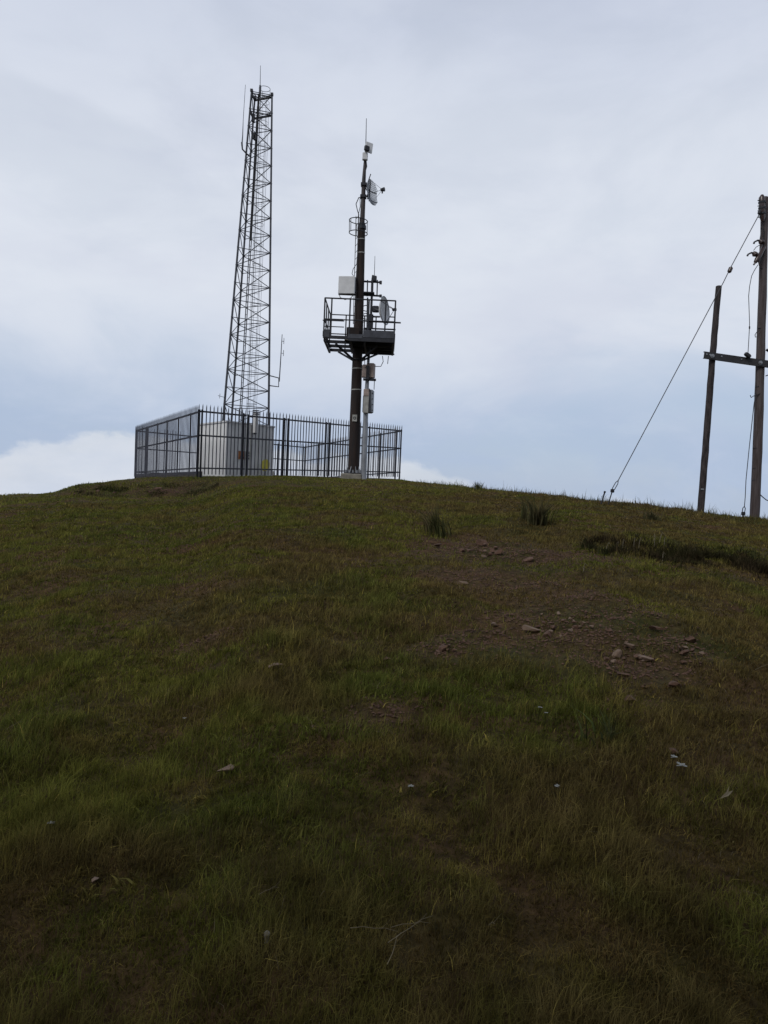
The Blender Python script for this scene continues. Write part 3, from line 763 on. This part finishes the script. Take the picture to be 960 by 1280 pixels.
# grid dish: curved grid of bars, seen nearly edge on, pointing right
def grid_dish(cpt, yaw, w, h, dep, name, parent, tilt=0):
    Rm = Matrix.Rotation(yaw, 3, 'Z') @ Matrix.Rotation(tilt, 3, 'Y')       # local +x = boresight
    S = lambda y_, z_: cpt + Rm @ Vector((dep*((2*y_/w)**2+(2*z_/h)**2)/1.4, y_, z_))
    m = MB(); n = 21
    for k in range(n):
        y_ = -w/2+w*k/(n-1); hh_ = h/2*(1-.45*(abs(2*y_/w))**2.5)
        m.tube([S(y_, -hh_+2*hh_*j/8) for j in range(9)], .0085, 4)
    for z_ in np.linspace(-h*.46, h*.46, 15):
        ww_ = w/2*(1-.45*(abs(2*z_/h))**2.5); m.tube([S(-ww_+2*ww_*j/6, z_) for j in range(7)], .0075, 4)
    o = m.build(name, M['galv'], parent)
    r_ = MB()
    for z_ in (-h*.27, h*.12):
        r_.tube([S(-w/2+w*j/6, z_)-Rm @ Vector((.02,0,0)) for j in range(7)], .02, 5)
    r_.tube([S(0, -h*.35)-Rm @ Vector((.05,0,0)), S(0, h*.5)-Rm @ Vector((.05,0,0))], .022, 5)
    r_.build('support_rib', M['darksteel'], o)
    f = MB(); fp = cpt+Rm @ Vector((w*.66,0,.02))
    for y_, z_ in ((0,h*.47), (0,-h*.47), (w*.35,h*.12), (-w*.35,-h*.2)): f.tube([S(y_, z_), fp], .007, 4)
    f.build('feed_strut', M['galv'], o)
    fd = MB().tube([fp-Rm @ Vector((.06,0,0)), fp+Rm @ Vector((.08,0,0))], [.05,.075], 10).tube([fp, fp+Vector((0,0,-.13))], .025, 6); fd.build('feed_horn', M['darksteel'], o)
    return o
grid_dish(P(461.2,241,MD-.05), R(-24), .80, .86, .16, 'grid_dish', mast, R(-3))
m = MB().tube([P(455,232,MD), P(460,240,MD-.05)], .025, 6).tube([P(455,247,MD), P(461,244,MD-.05)], .03, 6).tube([P(460,249,MD), P(460,240,MD)], .03, 6); m.tube([P(460.5,226,MD), P(463.5,217.5,MD)], .018, 5).build('dish_bracket', M['darksteel'], mast)
# cage near the mast top + ladder down the left side
lx = lambda py: np.interp(py, [255,290,420,585], [447,446.2,440.5,432.5])
m = MB()
for s_o in (-.17, .17): m.tube([P(446.5, 268, MD)+Vector((s_o*.3,-s_o,0)), P(445.8, 300, MD)+Vector((s_o*.3,-s_o,0)), P(443.0, 404, MD-.0)+Vector((s_o*.3,-s_o,0))], .014, 5)
for py in np.arange(272, 404, 8.5):
    c = P(np.interp(py, [268,404], [446.5,443]), py, MD); m.tube([c+Vector((.05,-.17,0)), c+Vector((-.05,.17,0))], .01, 4)
ldm = m.build('ladder', M['masttop'], mast)
m = MB(); c1, c2 = P(448,276,MD), P(447.8,291.5,MD)
for c in (c1, c2): m.ring(c, .33, .017, 22, Matrix.Rotation(.05, 3, 'Y'), m=5)
for a in (.3, 1.8, 3.0, 3.8, 4.9): m.tube([c1+Vector((math.cos(a)*.33, math.sin(a)*.33, 0)), c2+Vector((math.cos(a)*.33, math.sin(a)*.33, 0))], .013, 5)
m.build('safety_cage', M['darksteel'], ldm)
m = MB().tube([P(453,246,MD), P(448.5,247,MD), P(445,255,MD), P(447,264,MD), P(448.5,268,MD), P(447.5,290,MD), P(446.5,330,MD)], .017, 6)
m.tube([P(450,248,MD), P(450.3,258,MD), P(448,268,MD), P(448,300,MD), P(445.8,330,MD), P(441.5,336,MD), P(440,342,MD), P(443,347,MD)], .012, 6)
m.build('coaxial_cable', M['cable'], mast, True)

# work platform
pf_z = P(446, 420.5, 25.75).z
y0, y1 = 25.75, 28.25; x0, x1 = P(404.5,420,y0).x, P(492.5,424,y0).x
plat = MB(); cxm, cym = P(447.7,424,MD).x, MD
xl = x0+.84
for yb in (y0, y0+.8, cym-.26, cym+.26, y1-.5, y1): plat.box(((xl+x1)/2, yb, pf_z-.09), (x1-xl-.004*(yb > y0), .06, .15))
for yb in (y0, y0+.83, y0+1.66, y1): plat.box(((x0+xl)/2, yb, pf_z-.06), (xl-x0, .05, .11))
for xb in (x0, xl+.1, cxm+.27, x1): plat.box((xb+(.03 if xb == x0 else -.03 if xb == x1 else 0), (y0+y1)/2, pf_z-.145), (.07, y1-y0-.07, .09))
plat = plat.build('platform_frame', M['darksteel'], mast)
m = MB(); xl = x0+.84
for yb in (y0+.4, y0+1.25, y0+2.05): m.box(((x0+xl)/2, yb, pf_z+.02), (xl-x0, .05, .03))
m.box((x0+.06, (y0+y1)/2, pf_z+.012), (.06, y1-y0-.1, .02))
m.build('floor_bars', M['darksteel'], plat)
m = MB()
for (a, b, c, d) in ((xl+.01, cxm-.2, y0+.04, y1-.04), (cxm+.2, x1, y0+.04, y1-.04), (cxm-.2, cxm+.2, y0+.04, cym-.2), (cxm-.2, cxm+.2, cym+.2, y1-.04)):
    m.box(((a+b)/2, (c+d)/2, pf_z+.012), (b-a-.004, d-c, .022))
m.build('floor_plate', M['darksteel'], plat)
m = MB()      # rails: front, back, left, right
zt, zm = pf_z+1.27, pf_z+.55
for z_ in (zt, zm):
    m.tube([(x0,y0,z_), (cxm-.5,y0,z_)], .026, 8); m.tube([(cxm-.5,y0,z_), (x1,y0,z_)], .026 if z_ == zt else .022, 8)
    m.tube([(x0,y1,z_), (x1,y1,z_)], .022, 8); m.tube([(x0,y0,z_), (x0,y1,z_)], .024, 8); m.tube([(x1,y0,z_), (x1,y1,z_)], .024, 8)
m.tube([(x0-.05,y0-.03,pf_z+.50), (cxm-.45,y0-.03,pf_z+.50)], .02, 6); m.tube([(x0,y0,pf_z+.30), (cxm-.45,y0,pf_z+.30)], .018, 6)
m.build('guard_rail', M['darksteel'], plat, True)
posts = [(x_, y0, .027) for x_ in (x0, x0+.24, P(437,400,y0).x, P(460.5,400,y0).x, P(481.5,400,y0).x, x1)]
posts += [(x_, y1, .024) for x_ in (x0, x0+.6, x0+1.3, x1-.7, x1)]+[(x_, y_, .024) for x_ in (x0, x1) for y_ in (y0+.8, y0+1.65)]
for x_, y_, q_ in posts: MB().tube([(x_, y_, pf_z-.1), (x_, y_, zt)], q_, 8).build('rail_post', M['darksteel'], plat, True)
m = MB(); m.box(((cxm+.22+x1)/2, y0-.035, pf_z+.10), (x1-cxm-.22, .012, .25)); m.box(((xl+cxm+.2)/2, y0-.035, pf_z+.0), (cxm+.2-xl, .012, .14)); m.box((x0+.10, y0-.035, pf_z+.06), (.2, .012, .26)); m.box((x0-.033, (y0+y1)/2, pf_z+.06), (.012, y1-y0, .18)); m.box((x1+.033, (y0+y1)/2, pf_z+.06), (.012, y1-y0, .18))
m.build('toe_board', M['tower'], plat)
m = MB()
for px, py, yy_ in ((501,403.5,y0+.05), (494.5,412,y0+.3), (493,427.5,y0+.9), (493,443,y1-.1)): 
    e = P(px, py, yy_); m.tube([(e.x-1.1, yy_, e.z), e], .028, 8)
m.build('projecting_pipe', M['darksteel'], plat, True)
m = MB()      # struts from the mast to the platform underside
for sx in (-1, 1):
    for sy in (-1, 1): m.beam((cxm+sx*.13, cym+sy*.1, pf_z-.62), (cxm+sx*.75, cym+sy*.8, pf_z-.2), .06, .06)
m.ring((cxm-.01, cym, pf_z-.6), .2, .03, 16)
m.build('platform_strut', M['darksteel'], plat)
MB().bevbox((cxm-.18, cym-.3, pf_z+.26), (.46,.2,.46), .02).build('collar_box', M['rust'], plat)
MB().box((cxm-.06, cym-.42, pf_z+.02), (.8,.3,.05)).build('step_plate', M['concrete'], plat)
# white panel antenna at the left above the platform
q0 = P(433.5, 356.5, MD-.3); wpx = MD/F
pa = MB().bevbox(q0, (20.5*wpx, .10, 21.5*wpx), .02, Matrix.Rotation(-.12, 3, 'Z')).build('panel_antenna', M['white'], mast)
MB().box(q0+Vector((0,.08,-10.6*wpx)), (20*wpx,.08,.045)).box(q0+Vector((9.8*wpx,.12,0)), (.05,.14,.62)).build('back_frame', M['darksteel'], pa)
m = MB(); m.tube([q0+Vector((-.26,.05,-.33)), q0+Vector((-.22,.05,-.43)), q0+Vector((-.05,.05,-.5)), q0+Vector((.15,.05,-.44)), q0+Vector((.24,.05,-.33))], .016, 6); m.build('cable_loop', M['greywhite'], pa, True)
m = MB()
for dz_ in (-.2, .2): m.tube([q0+Vector((.25,.1,dz_)), P(449.5,356,MD)+Vector((0,0,dz_))], .04, 8)
m.build('mount_arm', M['darksteel'], pa)
# arms from the mast to the side pole
for py in (351.5, 368.5): MB().tube([P(449,py,MD), P(476.5,py+1.5,MD-.0)], .035, 8).build('outrigger_arm', M['darksteel'], mast)
# small pale number plate on the shaft
pl = P(443.3, 522.5, MD-.21); o = MB().box(pl, (.17,.012,.24)).build('number_plate', M['greywhite'], mast); o['label'] = 'small pale plate with a dark round mark'
MB().ring(pl-Vector((0,.012,0)), .042, .012, 16, Matrix.Rotation(R(90), 3, 'X'), m=5).build('plate_mark', M['signdark'], o)

# ------------------------------------------------------------------ galvanised side pole
SD = 26.75
sb = P(455, 596, SD); gs = hz(sb.x, sb.y)
sp = empty('galvanised_pole', (sb.x, sb.y, gs), 'slim pale galvanised pole right beside the rusty mast with two cabinets and a dish', 'pole')
c_ = [(454.8,598), (456.5,540), (457.7,500), (460.5,450)]
pp = [P(a, b, SD) for a, b in c_]; pp[0].z = gs-.2
MB().tube(pp, [.10,.092,.085,.05], 14).build('pole_shaft', M['galv'], sp, True)
MB().tube([P(460.5,450,SD), P(463.5,400,SD), P(465.7,348,SD), P(466.3,344,SD)], [.05,.045,.04,.035], 10).build('upper_pole', M['darksteel'], sp, True)
cb = MB().bevbox(P(456,464,SD-.14), (.19,.2,.46), .02, Matrix.Rotation(.2, 3, 'Z')).bevbox(P(463.8,463.5,SD-.05), (.26,.24,.52), .02, Matrix.Rotation(-.25, 3, 'Z')).build('upper_cabinet', M['pinkcab'], sp)
m = MB().bevbox(P(459.6,466,SD-.24), (.11,.09,.5), .015).box(P(462,474.6,SD-.05), (.46,.3,.05)); m.build('cabinet_bracket', M['darksteel'], cb)
cb = MB().bevbox(P(457.8,503,SD-.16), (.2,.14,.78), .02).build('lower_cabinet', M['greywhite'], sp)
m = MB().bevbox(P(462.6,502,SD+.0), (.24,.26,.84), .04, Matrix.Rotation(-.2, 3, 'Z')); m.build('cabinet_body', M['galv'], cb)
m = MB()
for k in range(4): m.tube([P(465.6,491+k*7,SD-.14), P(465.6,492.2+k*7,SD-.14)], .018, 6)
m.build('cabinet_hinge', M['darksteel'], cb)
MB().bevbox(P(457.9,491,SD-.18), (.2,.13,.26), .02).build('cabinet_hood', M['pinkcab'], cb)
MB().beam(P(453.9,515,SD-.1), P(454.8,495,SD-.1), .05, .2).beam(P(461.2,516,SD-.2), P(461.7,486,SD-.16), .05, .08).build('cabinet_side', M['darksteel'], cb)
m = MB()
for pts in ([P(453,447,SD), P(451.5,455,SD-.1), P(453,463,SD-.2), P(458,458,SD-.25)], [P(462,446,SD), P(461,453,SD-.2), P(459,460,SD-.28), P(460,467,SD-.3)], [P(468,475,SD), P(467.5,487,SD)],
            [P(478,445,SD), P(479,452,SD), P(476,458,SD), P(470,458,SD), P(466,456,SD)], [P(485.5,445,MD), P(484.5,455,MD)], [P(456,446,SD), P(456,455,SD-.2)]): m.tube(pts, .014, 5)
m.build('cable', M['cable'], sp, True)
m = MB()      # antenna frame above platform
for px in (459.5, 465.5, 471.8): m.tube([P(px,350,SD), P(px-.6,370.5,SD)], .022 if px != 465.5 else .045, 6)
m.tube([P(455,351.5,SD), P(476.5,353.2,SD)], .03, 6).tube([P(455,368.5,SD), P(476.5,370,SD)], .03, 6)
m.box(P(475.8,353.2,SD), (.09,.09,.11)).box(P(475.8,370,SD), (.09,.09,.09)).bevbox(P(468.5,348.5,SD), (.14,.14,.2), .02).bevbox(P(461,366.5,SD-.1), (.4,.25,.05), .01)
m.build('antenna_frame', M['darksteel'], sp)
MB().tube([P(468,346,SD), P(468.7,320,SD)], [.013,.008], 5).build('whip_antenna', M['darksteel'], sp)
m = MB()
for k, py in enumerate((383,388,393,398,403,411)): m.tube([P(453.5,py,SD+.1), P(457.5,py+(1 if k % 2 else -1.5),SD), P(461.5,py+.8,SD)], .016, 5)
m.tube([P(459.5,372,SD), P(458.7,418,SD)], .028, 6)
m.bevbox(P(463,402,SD-.1), (.2,.2,.5), .02)
m.build('cable_clamp', M['darksteel'], sp)
# parabolic dish, seen from behind its left side
dc = P(475, 389, SD-.1); Rd = Matrix.Rotation(R(-20), 3, 'Z') @ Matrix.Rotation(R(-4), 3, 'Y')
m = MB(); nr, na, rad, dep = 7, 28, .47, .19
for side in (0, 1):
    vs = []
    for i in range(nr+1):
        r_ = rad*i/nr
        for k in range(na): vs.append(dc+Rd @ Vector((dep*(r_/rad)**2-.012*side, r_*math.cos(2*math.pi*k/na), r_*math.sin(2*math.pi*k/na)*1.06)))
    fs = [(i*na+k, i*na+(k+1) % na, (i+1)*na+(k+1) % na, (i+1)*na+k) for i in range(nr) for k in range(na)]
    if side: fs = [f[::-1] for f in fs]
    m.add(vs, fs)
dish = m.build('dish_antenna', M['white'], sp, True)
m = MB()
m.tube([dc+Rd @ Vector((dep-.003, math.cos(2*math.pi*k/28)*rad, math.sin(2*math.pi*k/28)*rad*1.06)) for k in range(29)], .014, 5); m.build('dish_rim', M['galv'], dish)
fp = dc+Rd @ Vector((.55,0,0)); m = MB()
for a in (.5, 2.6, 4.7): m.tube([dc+Rd @ Vector((dep, math.cos(a)*rad, math.sin(a)*rad)), fp], .011, 5)
m.build('feed_strut', M['darksteel'], dish); MB().tube([fp-Rd @ Vector((.08,0,0)), fp+Rd @ Vector((.06,0,0))], [.045,.06], 10).build('feed_horn', M['darksteel'], dish)
MB().tube([dc, P(466,386,SD)], .06, 8).tube([dc+Vector((0,0,-.2)), P(465.5,396,SD)], .03, 8).bevbox(P(469.5,386.5,SD), (.22,.16,.22), .02).build('dish_mount', M['darksteel'], dish)
m = MB().box(P(465,597,SD-.0)+Vector((-.28,0,-.02)), (.3,.3,.12)); 

# ------------------------------------------------------------------ timber pole pair on the right
PD = 18.0
pb = P(944, 650, PD); gp = hz(pb.x, pb.y)
hp = empty('utility_pole_pair', (pb.x, pb.y, gp), 'tall timber pole and shorter dark pole joined by a steel crossbar, right edge', 'utility pole')
def pole(pl, rs, mt, label):
    pts = [P(a, b, PD) for a, b in pl]; pts[0].z = hz(pts[0].x, pts[0].y)-.3
    n = 26; pt = []; rr_ = []
    tt = np.linspace(0, 1, len(pts))
    for k in range(n):
        t = k/(n-1); p = Vector([np.interp(t, tt, [q[j] for q in pts]) for j in range(3)])
        pt.append(p+Vector((random.uniform(-.004,.004), 0, 0))); rr_.append(np.interp(t, tt, rs)*random.uniform(.97,1.03))
    pt.append(pt[-1]+Vector((0,0,.012))); rr_.append(rr_[-1]*.8)
    o = MB().tube(pt, rr_, 14).build('pole', mt, hp, True); o['label'] = label; return o
tall = pole([(943.5,650), (947,560), (950.5,450), (954,340), (956,247)], [.115,.108,.10,.092,.08], M['woodlight'], 'tall weathered brown grey pole')
short = pole([(875.5,640), (882,560), (889.5,460), (898.3,358)], [.082,.078,.074,.07], M['wooddark'], 'short dark mottled pole')
# crossbar
a, b = P(880, 443.5, PD-.14), P(985, 458.5, PD-.14)
cbm = MB(); d = (b-a).normalized(); 
cbm.beam(a, b, .014, .165); cbm.beam(a+Vector((0,.03,.0755)), b+Vector((0,.03,.0755)), .05, .012); cbm.beam(a+Vector((0,.03,-.0755)), b+Vector((0,.03,-.0755)), .05, .012)
cbo = cbm.build('crossbar', M['crossbar'], hp)
m = MB()
for s in (.06, .14, .42, .9): 
    p = a+d*s+Vector((0,-.01,.02)); m.tube([p, p+Vector((0,-.012,0))], .018, 8)
for px, py in ((890.5,445), (950.5,453.5)):
    p = P(px, py, PD-.155); m.tube([p, p+Vector((0,-.05,0))], .03, 6); m.tube([p+Vector((0,-.002,0)), p+Vector((0,-.01,0))], .05, 10)
m.build('bolt', M['galv'], cbo)
m = MB().bevbox(P(934.5,444,PD-.2), (.16,.1,.09), .02, Matrix.Rotation(.6, 3, 'Y')).build('cable_clamp', M['darksteel'], cbo)
# upper hardware
m = MB()
m.tube([P(953,277,PD-.13), P(953,272,PD-.13), P(952.5,255,PD-.13), P(952.3,247,PD-.13), P(952.8,243.5,PD-.13)], [.03,.062,.072,.07,.03], 12)
ins = m.build('bushing', M['porcelain'], hp, True)
m = MB()
for py in (250,257,263,271): m.tube([P(952,py,PD-.13), P(947.3,py+.6,PD-.16)], .013, 5); 
for py in (252,259,266): m.tube([P(952.6,py,PD-.13), P(952.6,py+2,PD-.13)], .085, 12)
m.tube([P(950,262.5,PD-.2), P(948.5,267,PD-.2)], .035, 8)
m.build('terminal', M['darksteel'], ins)
m = MB()
for px, py in ((966,251), (966,259)): m.tube([P(957,py,PD), P(px,py+.8,PD)], .02, 6); m.tube([P(px-4,py,PD), P(px-1,py,PD)], .055, 10)
m.build('pin_insulator', M['greywhite'], hp)
def cutout(cx, cy, k):
    o = MB().tube([P(cx-2,cy-2.5,PD-.2), P(cx,cy,PD-.2), P(cx+3.2,cy+1,PD-.18)], [.03,.065,.05], 10).build('fuse_cutout', M['porcelain'], hp, True)
    m = MB().tube([P(cx,cy-1,PD-.2), P(cx-4,cy-1.5,PD-.2), P(cx-8,cy+.5,PD-.2), P(cx-8.8,cy+2.5,PD-.2)], [.022,.022,.02,.024], 6).tube([P(cx+2,cy,PD-.18), P(956,cy+1,PD)], .022, 6)
    m.build('fuse_arm', M['darksteel'], o, True)
cutout(951, 302, 0); cutout(943, 317.5, 1)
o = MB().tube([P(944,328,PD-.2), P(946.5,324,PD-.2), P(950,319,PD-.18), P(955,308,PD-.12)], [.04,.06,.05,.05], 10).tube([P(946,326,PD-.2), P(942,331,PD-.2)], .022, 6).tube([P(948,326,PD-.2), P(949.5,332,PD-.2)], .018, 6).build('fuse_cutout', M['porcelain'], hp, True)
m = MB()
m.tube([P(954,283,PD-.1), P(951.5,290,PD-.15), P(950,299,PD-.18)], .012, 5)
m.tube([P(955,287,PD-.1), P(954.5,300,PD-.1), P(953.5,315,PD-.1), P(950,330,PD-.15)], .012, 5)
m.tube([P(942,313,PD-.2), P(945,309,PD-.2), P(950,306,PD-.2)], .008, 5)
m.tube([P(947.5,331,PD-.2), P(943,338,PD-.22), P(939.5,345,PD-.24), P(937,358,PD-.25), P(935.8,370,PD-.25), P(936.3,385,PD-.25), P(937,405,PD-.24), P(936,425,PD-.22), P(935,441,PD-.2)], .008, 6)
m.tube([P(936.9,408,PD-.245), P(936.9,411,PD-.245)], .018, 6)
m.tube([P(949.5,413,PD-.1), P(946,415,PD-.12), P(943.8,418.5,PD-.12), P(944.2,421.5,PD-.12), P(946,421,PD-.12)], .009, 5)
m.tube([P(950,492,PD-.1), P(945,494.5,PD-.1), P(942,495,PD-.12), P(939,497,PD-.12), P(937.8,494,PD-.12)], .010, 5)
m.tube([P(958,437,PD), P(966,442,PD)], .03, 6).tube([P(957,470,PD), P(968,466,PD)], .012, 5)
m.tube([P(949,617,PD), P(953,621,PD), P(958,625,PD), P(966,628,PD)], .012, 6)
m.build('drop_cable', M['cable'], hp, True)
m = MB()
for py in (285,335,410,483,560,585,600): px = np.interp(py, [247,340,450,560,650], [956,954,950.5,947,943.5]); m.tube([P(px-1,py,PD-.09), P(px-5.5 if py > 400 else px-4.5,py+.5,PD-.02)], .010, 5)
m.build('climbing_spike', M['darksteel'], hp)
MB().box(P(878,611.5,PD-.085), (.07,.01,.03)).build('pole_tag', M['galv'], hp)

# guy wires
def guy(name, pts, label, loop, rod):
    base = Vector(rod[0]); t = empty(name, base, label, 'guy wire')
    MB().tube(pts, .010, 6).build('wire', M['wire'], t)
    m = MB(); a, b = loop; d = (b-a).normalized(); s = d.cross(Vector((0,1,0))).normalized()*.03
    m.tube([a, a.lerp(b,.25)+s, a.lerp(b,.8)+s, b], .010, 6).tube([a, a.lerp(b,.25)-s, a.lerp(b,.8)-s, b], .010, 6).bevbox(b, (.08,.08,.09), .015)
    m.build('turnbuckle', M['darksteel'], t)
    MB().tube(rod, .014, 6).build('anchor_rod', M['darksteel'], t); return t
g1 = hit(759, 629)
GY = 17.6
pA = P(949, 268, PD-.15); lp = (P(772.8,600.5,GY), P(765.5,613.5,GY)); g1 = P(759, 628, GY); g1.z = hz(g1.x, g1.y)-.05
gt = guy('guy_wire', [pA, P(913,335,PD-.25), P(904.5,352.5,PD-.28), lp[0]], 'long slanting guy wire from the tall pole top to the skyline on the left', lp, [g1, lp[1]])
m = MB(); a = P(914.3,333.5,PD-.25); b = P(911,341,PD-.26); m.tube([a, a.lerp(b,.2), a.lerp(b,.8), b], [.02,.05,.05,.02], 10); m.build('strain_insulator', M['porcelain'], gt, True)
g2 = P(928, 645, PD-.2); g2.z = hz(g2.x, g2.y)-.03
lp = (P(930.5,633,PD-.2), P(929,642,PD-.2))
guy('guy_wire', [P(945,490,PD-.1), P(942.5,505,PD-.14), P(936.5,560,PD-.18), P(932.5,600,PD-.2), P(931.5,622,PD-.2), lp[0]], 'short near vertical guy wire close to the left side of the tall pole', lp, [g2, lp[1]])
a = P(750.5, 626.5, GY+.1); a.z = hz(a.x, a.y)-.05; o = MB().tube([a, P(756,615,GY+.1)], .018, 6).tube([P(755.6,616,GY+.1), P(756.4,614,GY+.1)], .026, 6).build('stake', M['darksteel']); recentre(o, a); tag(o, 'short iron stake left of the slanting guy wire anchor', 'stake')

# ------------------------------------------------------------------ sky and light
w = bpy.data.worlds.new('World'); scene.world = w; w.use_nodes = True; nt = w.node_tree; N = nt.nodes; L = nt.links
for n_ in list(N): N.remove(n_)
out = N.new('ShaderNodeOutputWorld'); bg = N.new('ShaderNodeBackground'); L.new(bg.outputs[0], out.inputs[0])
bg.inputs[1].default_value = .1
SUN_EL, SUN_AZ = R(43), R(-140)    # azimuth measured from +Y towards +X
sky = N.new('ShaderNodeTexSky'); sky.sky_type = 'NISHITA'; sky.sun_disc = False; sky.sun_elevation = SUN_EL; sky.sun_rotation = SUN_AZ; sky.altitude = 1200; sky.air_density = 1.2; sky.dust_density = 1.5
tc = N.new('ShaderNodeTexCoord'); sx = N.new('ShaderNodeSeparateXYZ'); L.new(tc.outputs['Generated'], sx.inputs[0])
def mth(op, a, b=None, c=None, clamp=False):
    n_ = N.new('ShaderNodeMath'); n_.operation = op; n_.use_clamp = clamp
    for i, v in enumerate((a, b, c)):
        if v is None: continue
        if isinstance(v, (int, float)): n_.inputs[i].default_value = v
        else: L.new(v, n_.inputs[i])
    return n_.outputs[0]
def sst(v, a, b, o0=0., o1=1.):
    r = N.new('ShaderNodeMapRange'); r.interpolation_type = 'SMOOTHSTEP'; L.new(v, r.inputs[0])
    for i, q in zip((1,2,3,4), (a, b, o0, o1)): r.inputs[i].default_value = q
    return r.outputs[0]
def noise(scale, sc=(1,1,1), loc=(0,0,0), det=5, rough=.55, dist=0.):
    mp = N.new('ShaderNodeMapping'); mp.inputs['Scale'].default_value = sc; mp.inputs['Location'].default_value = loc
    n_ = N.new('ShaderNodeTexNoise'); n_.inputs['Scale'].default_value = scale; n_.inputs['Detail'].default_value = det; n_.inputs['Roughness'].default_value = rough; n_.inputs['Distortion'].default_value = dist
    L.new(tc.outputs['Generated'], mp.inputs[0]); L.new(mp.outputs[0], n_.inputs['Vector']); return n_.outputs['Fac']
def mixc(f, a, b, mode='MIX'):
    x = N.new('ShaderNodeMix'); x.data_type = 'RGBA'; x.blend_type = mode
    for k, v in ((0, f), (6, a), (7, b)):
        if isinstance(v, tuple): x.inputs[k].default_value = (*v, 1)
        elif isinstance(v, (int, float)): x.inputs[k].default_value = v
        else: L.new(v, x.inputs[k])
    return x.outputs[2]
z = sx.outputs[2]; az = mth('DIVIDE', sx.outputs[0], mth('MAXIMUM', sx.outputs[1], .15))
# grey blue stratus veil, brighter in the middle heights, slate blue near the horizon
nA = noise(1.6, (1,1,2.6), (3,1,0), 4, .5)
nB = noise(3.5, (1,1,2.0), (7,4,2), 6, .55, .4)
lay = mth('ADD', mth('MULTIPLY', nA, .65), mth('MULTIPLY', nB, .35))
zz_ = mth('ADD', z, mth('MULTIPLY', mth('SUBTRACT', lay, .5), .38))
DARK, MID, BRT, BLUE = (5.55,6.1,7.45), (6.6,7.0,7.9), (7.15,7.6,8.45), (4.25,5.2,6.9)
c = mixc(sst(zz_, .02, .24), BLUE, BRT)
c = mixc(sst(zz_, .30, .66), c, DARK)
c = mixc(sst(nB, .45, .68, 0, .25), c, BRT)
c = mixc(sst(noise(2.2, (1,1,2.4), (11,2,5), 5, .55), .5, .7, 0, .4), c, (5.6,6.0,7.3))
c = mixc(sst(noise(6.5, (1,1,2.2), (4,9,1), 8, .62, .3), .46, .70, 0, .15), c, BRT)
c = mixc(sst(noise(5.0, (1,1,2.8), (14,3,8), 8, .62, .3), .5, .72, 0, .14), c, (5.5,5.95,7.3))
# low cumulus bank: its top follows the direction
rmp = N.new('ShaderNodeValToRGB'); rmp.color_ramp.interpolation = 'B_SPLINE'
e = rmp.color_ramp.elements
e[0].position = 0; e[0].color = (.36,)*3+(1,); e[1].position = 1; e[1].color = (.14,)*3+(1,)
for p_, v_ in ((.13,.36), (.19,.50), (.245,.72), (.30,.78), (.345,.70), (.42,.60), (.49,.62), (.526,.66), (.552,.48), (.58,.28), (.62,.12), (.665,.12), (.695,.36), (.725,.10), (.80,.06)):
    q = e.new(p_); q.color = (v_,)*3+(1,)
L.new(mth('MULTIPLY_ADD', az, .6, .5, clamp=True), rmp.inputs[0])
edge = mth('ADD', mth('MULTIPLY_ADD', rmp.outputs[0], .115, -.036), mth('MULTIPLY', mth('SUBTRACT', noise(13, (1,1,1.7), (0,0,3), 9, .62), .5), .065))
cm = sst(mth('SUBTRACT', edge, z), -.004, .010)
cum = mixc(noise(9, (1,1,2.2), (2,2,2), 5, .6), (5.3,6.0,7.3), (8.0,8.2,8.6))
c = mixc(mth('MULTIPLY', cm, sst(az, -.05, .12, .88, .55)), c, cum)
# the cloud is thick and dark overhead and behind the photographer, thin and bright ahead
front = mth('MULTIPLY', sst(sx.outputs[1], -.6, .6, .76, 1.01), sst(z, .45, .95, 1.0, .62))
c = mixc(1., c, front, 'MULTIPLY') if False else c
vm = N.new('ShaderNodeVectorMath'); vm.operation = 'SCALE'; L.new(c, vm.inputs[0]); L.new(front, vm.inputs['Scale'])
thin = mth('MULTIPLY', sst(nB, .55, .35, 0, .12), 1.)
fin = mixc(thin, vm.outputs[0], sky.outputs[0])
# below the horizon the world is dull ground
fin = mixc(sst(z, -.075, -.055, 1, 0), fin, (.5,.5,.35))
L.new(fin, bg.inputs[0])

sl = bpy.data.lights.new('sun', 'SUN'); so = bpy.data.objects.new('sun', sl); COL.objects.link(so)
sl.energy = 1.3; sl.angle = R(22); sl.color = (1,.95,.88)
dirv = Vector((math.sin(SUN_AZ)*math.cos(SUN_EL), math.cos(SUN_AZ)*math.cos(SUN_EL), math.sin(SUN_EL)))
so.rotation_euler = dirv.to_track_quat('Z', 'Y').to_euler(); so.location = dirv*50
vs_ = scene.view_settings; vs_.view_transform = 'Standard'; vs_.look = 'None'; vs_.exposure = 0; vs_.gamma = 1; vs_.use_curve_mapping = False
scene.render.resolution_x = 768; scene.render.resolution_y = 1024
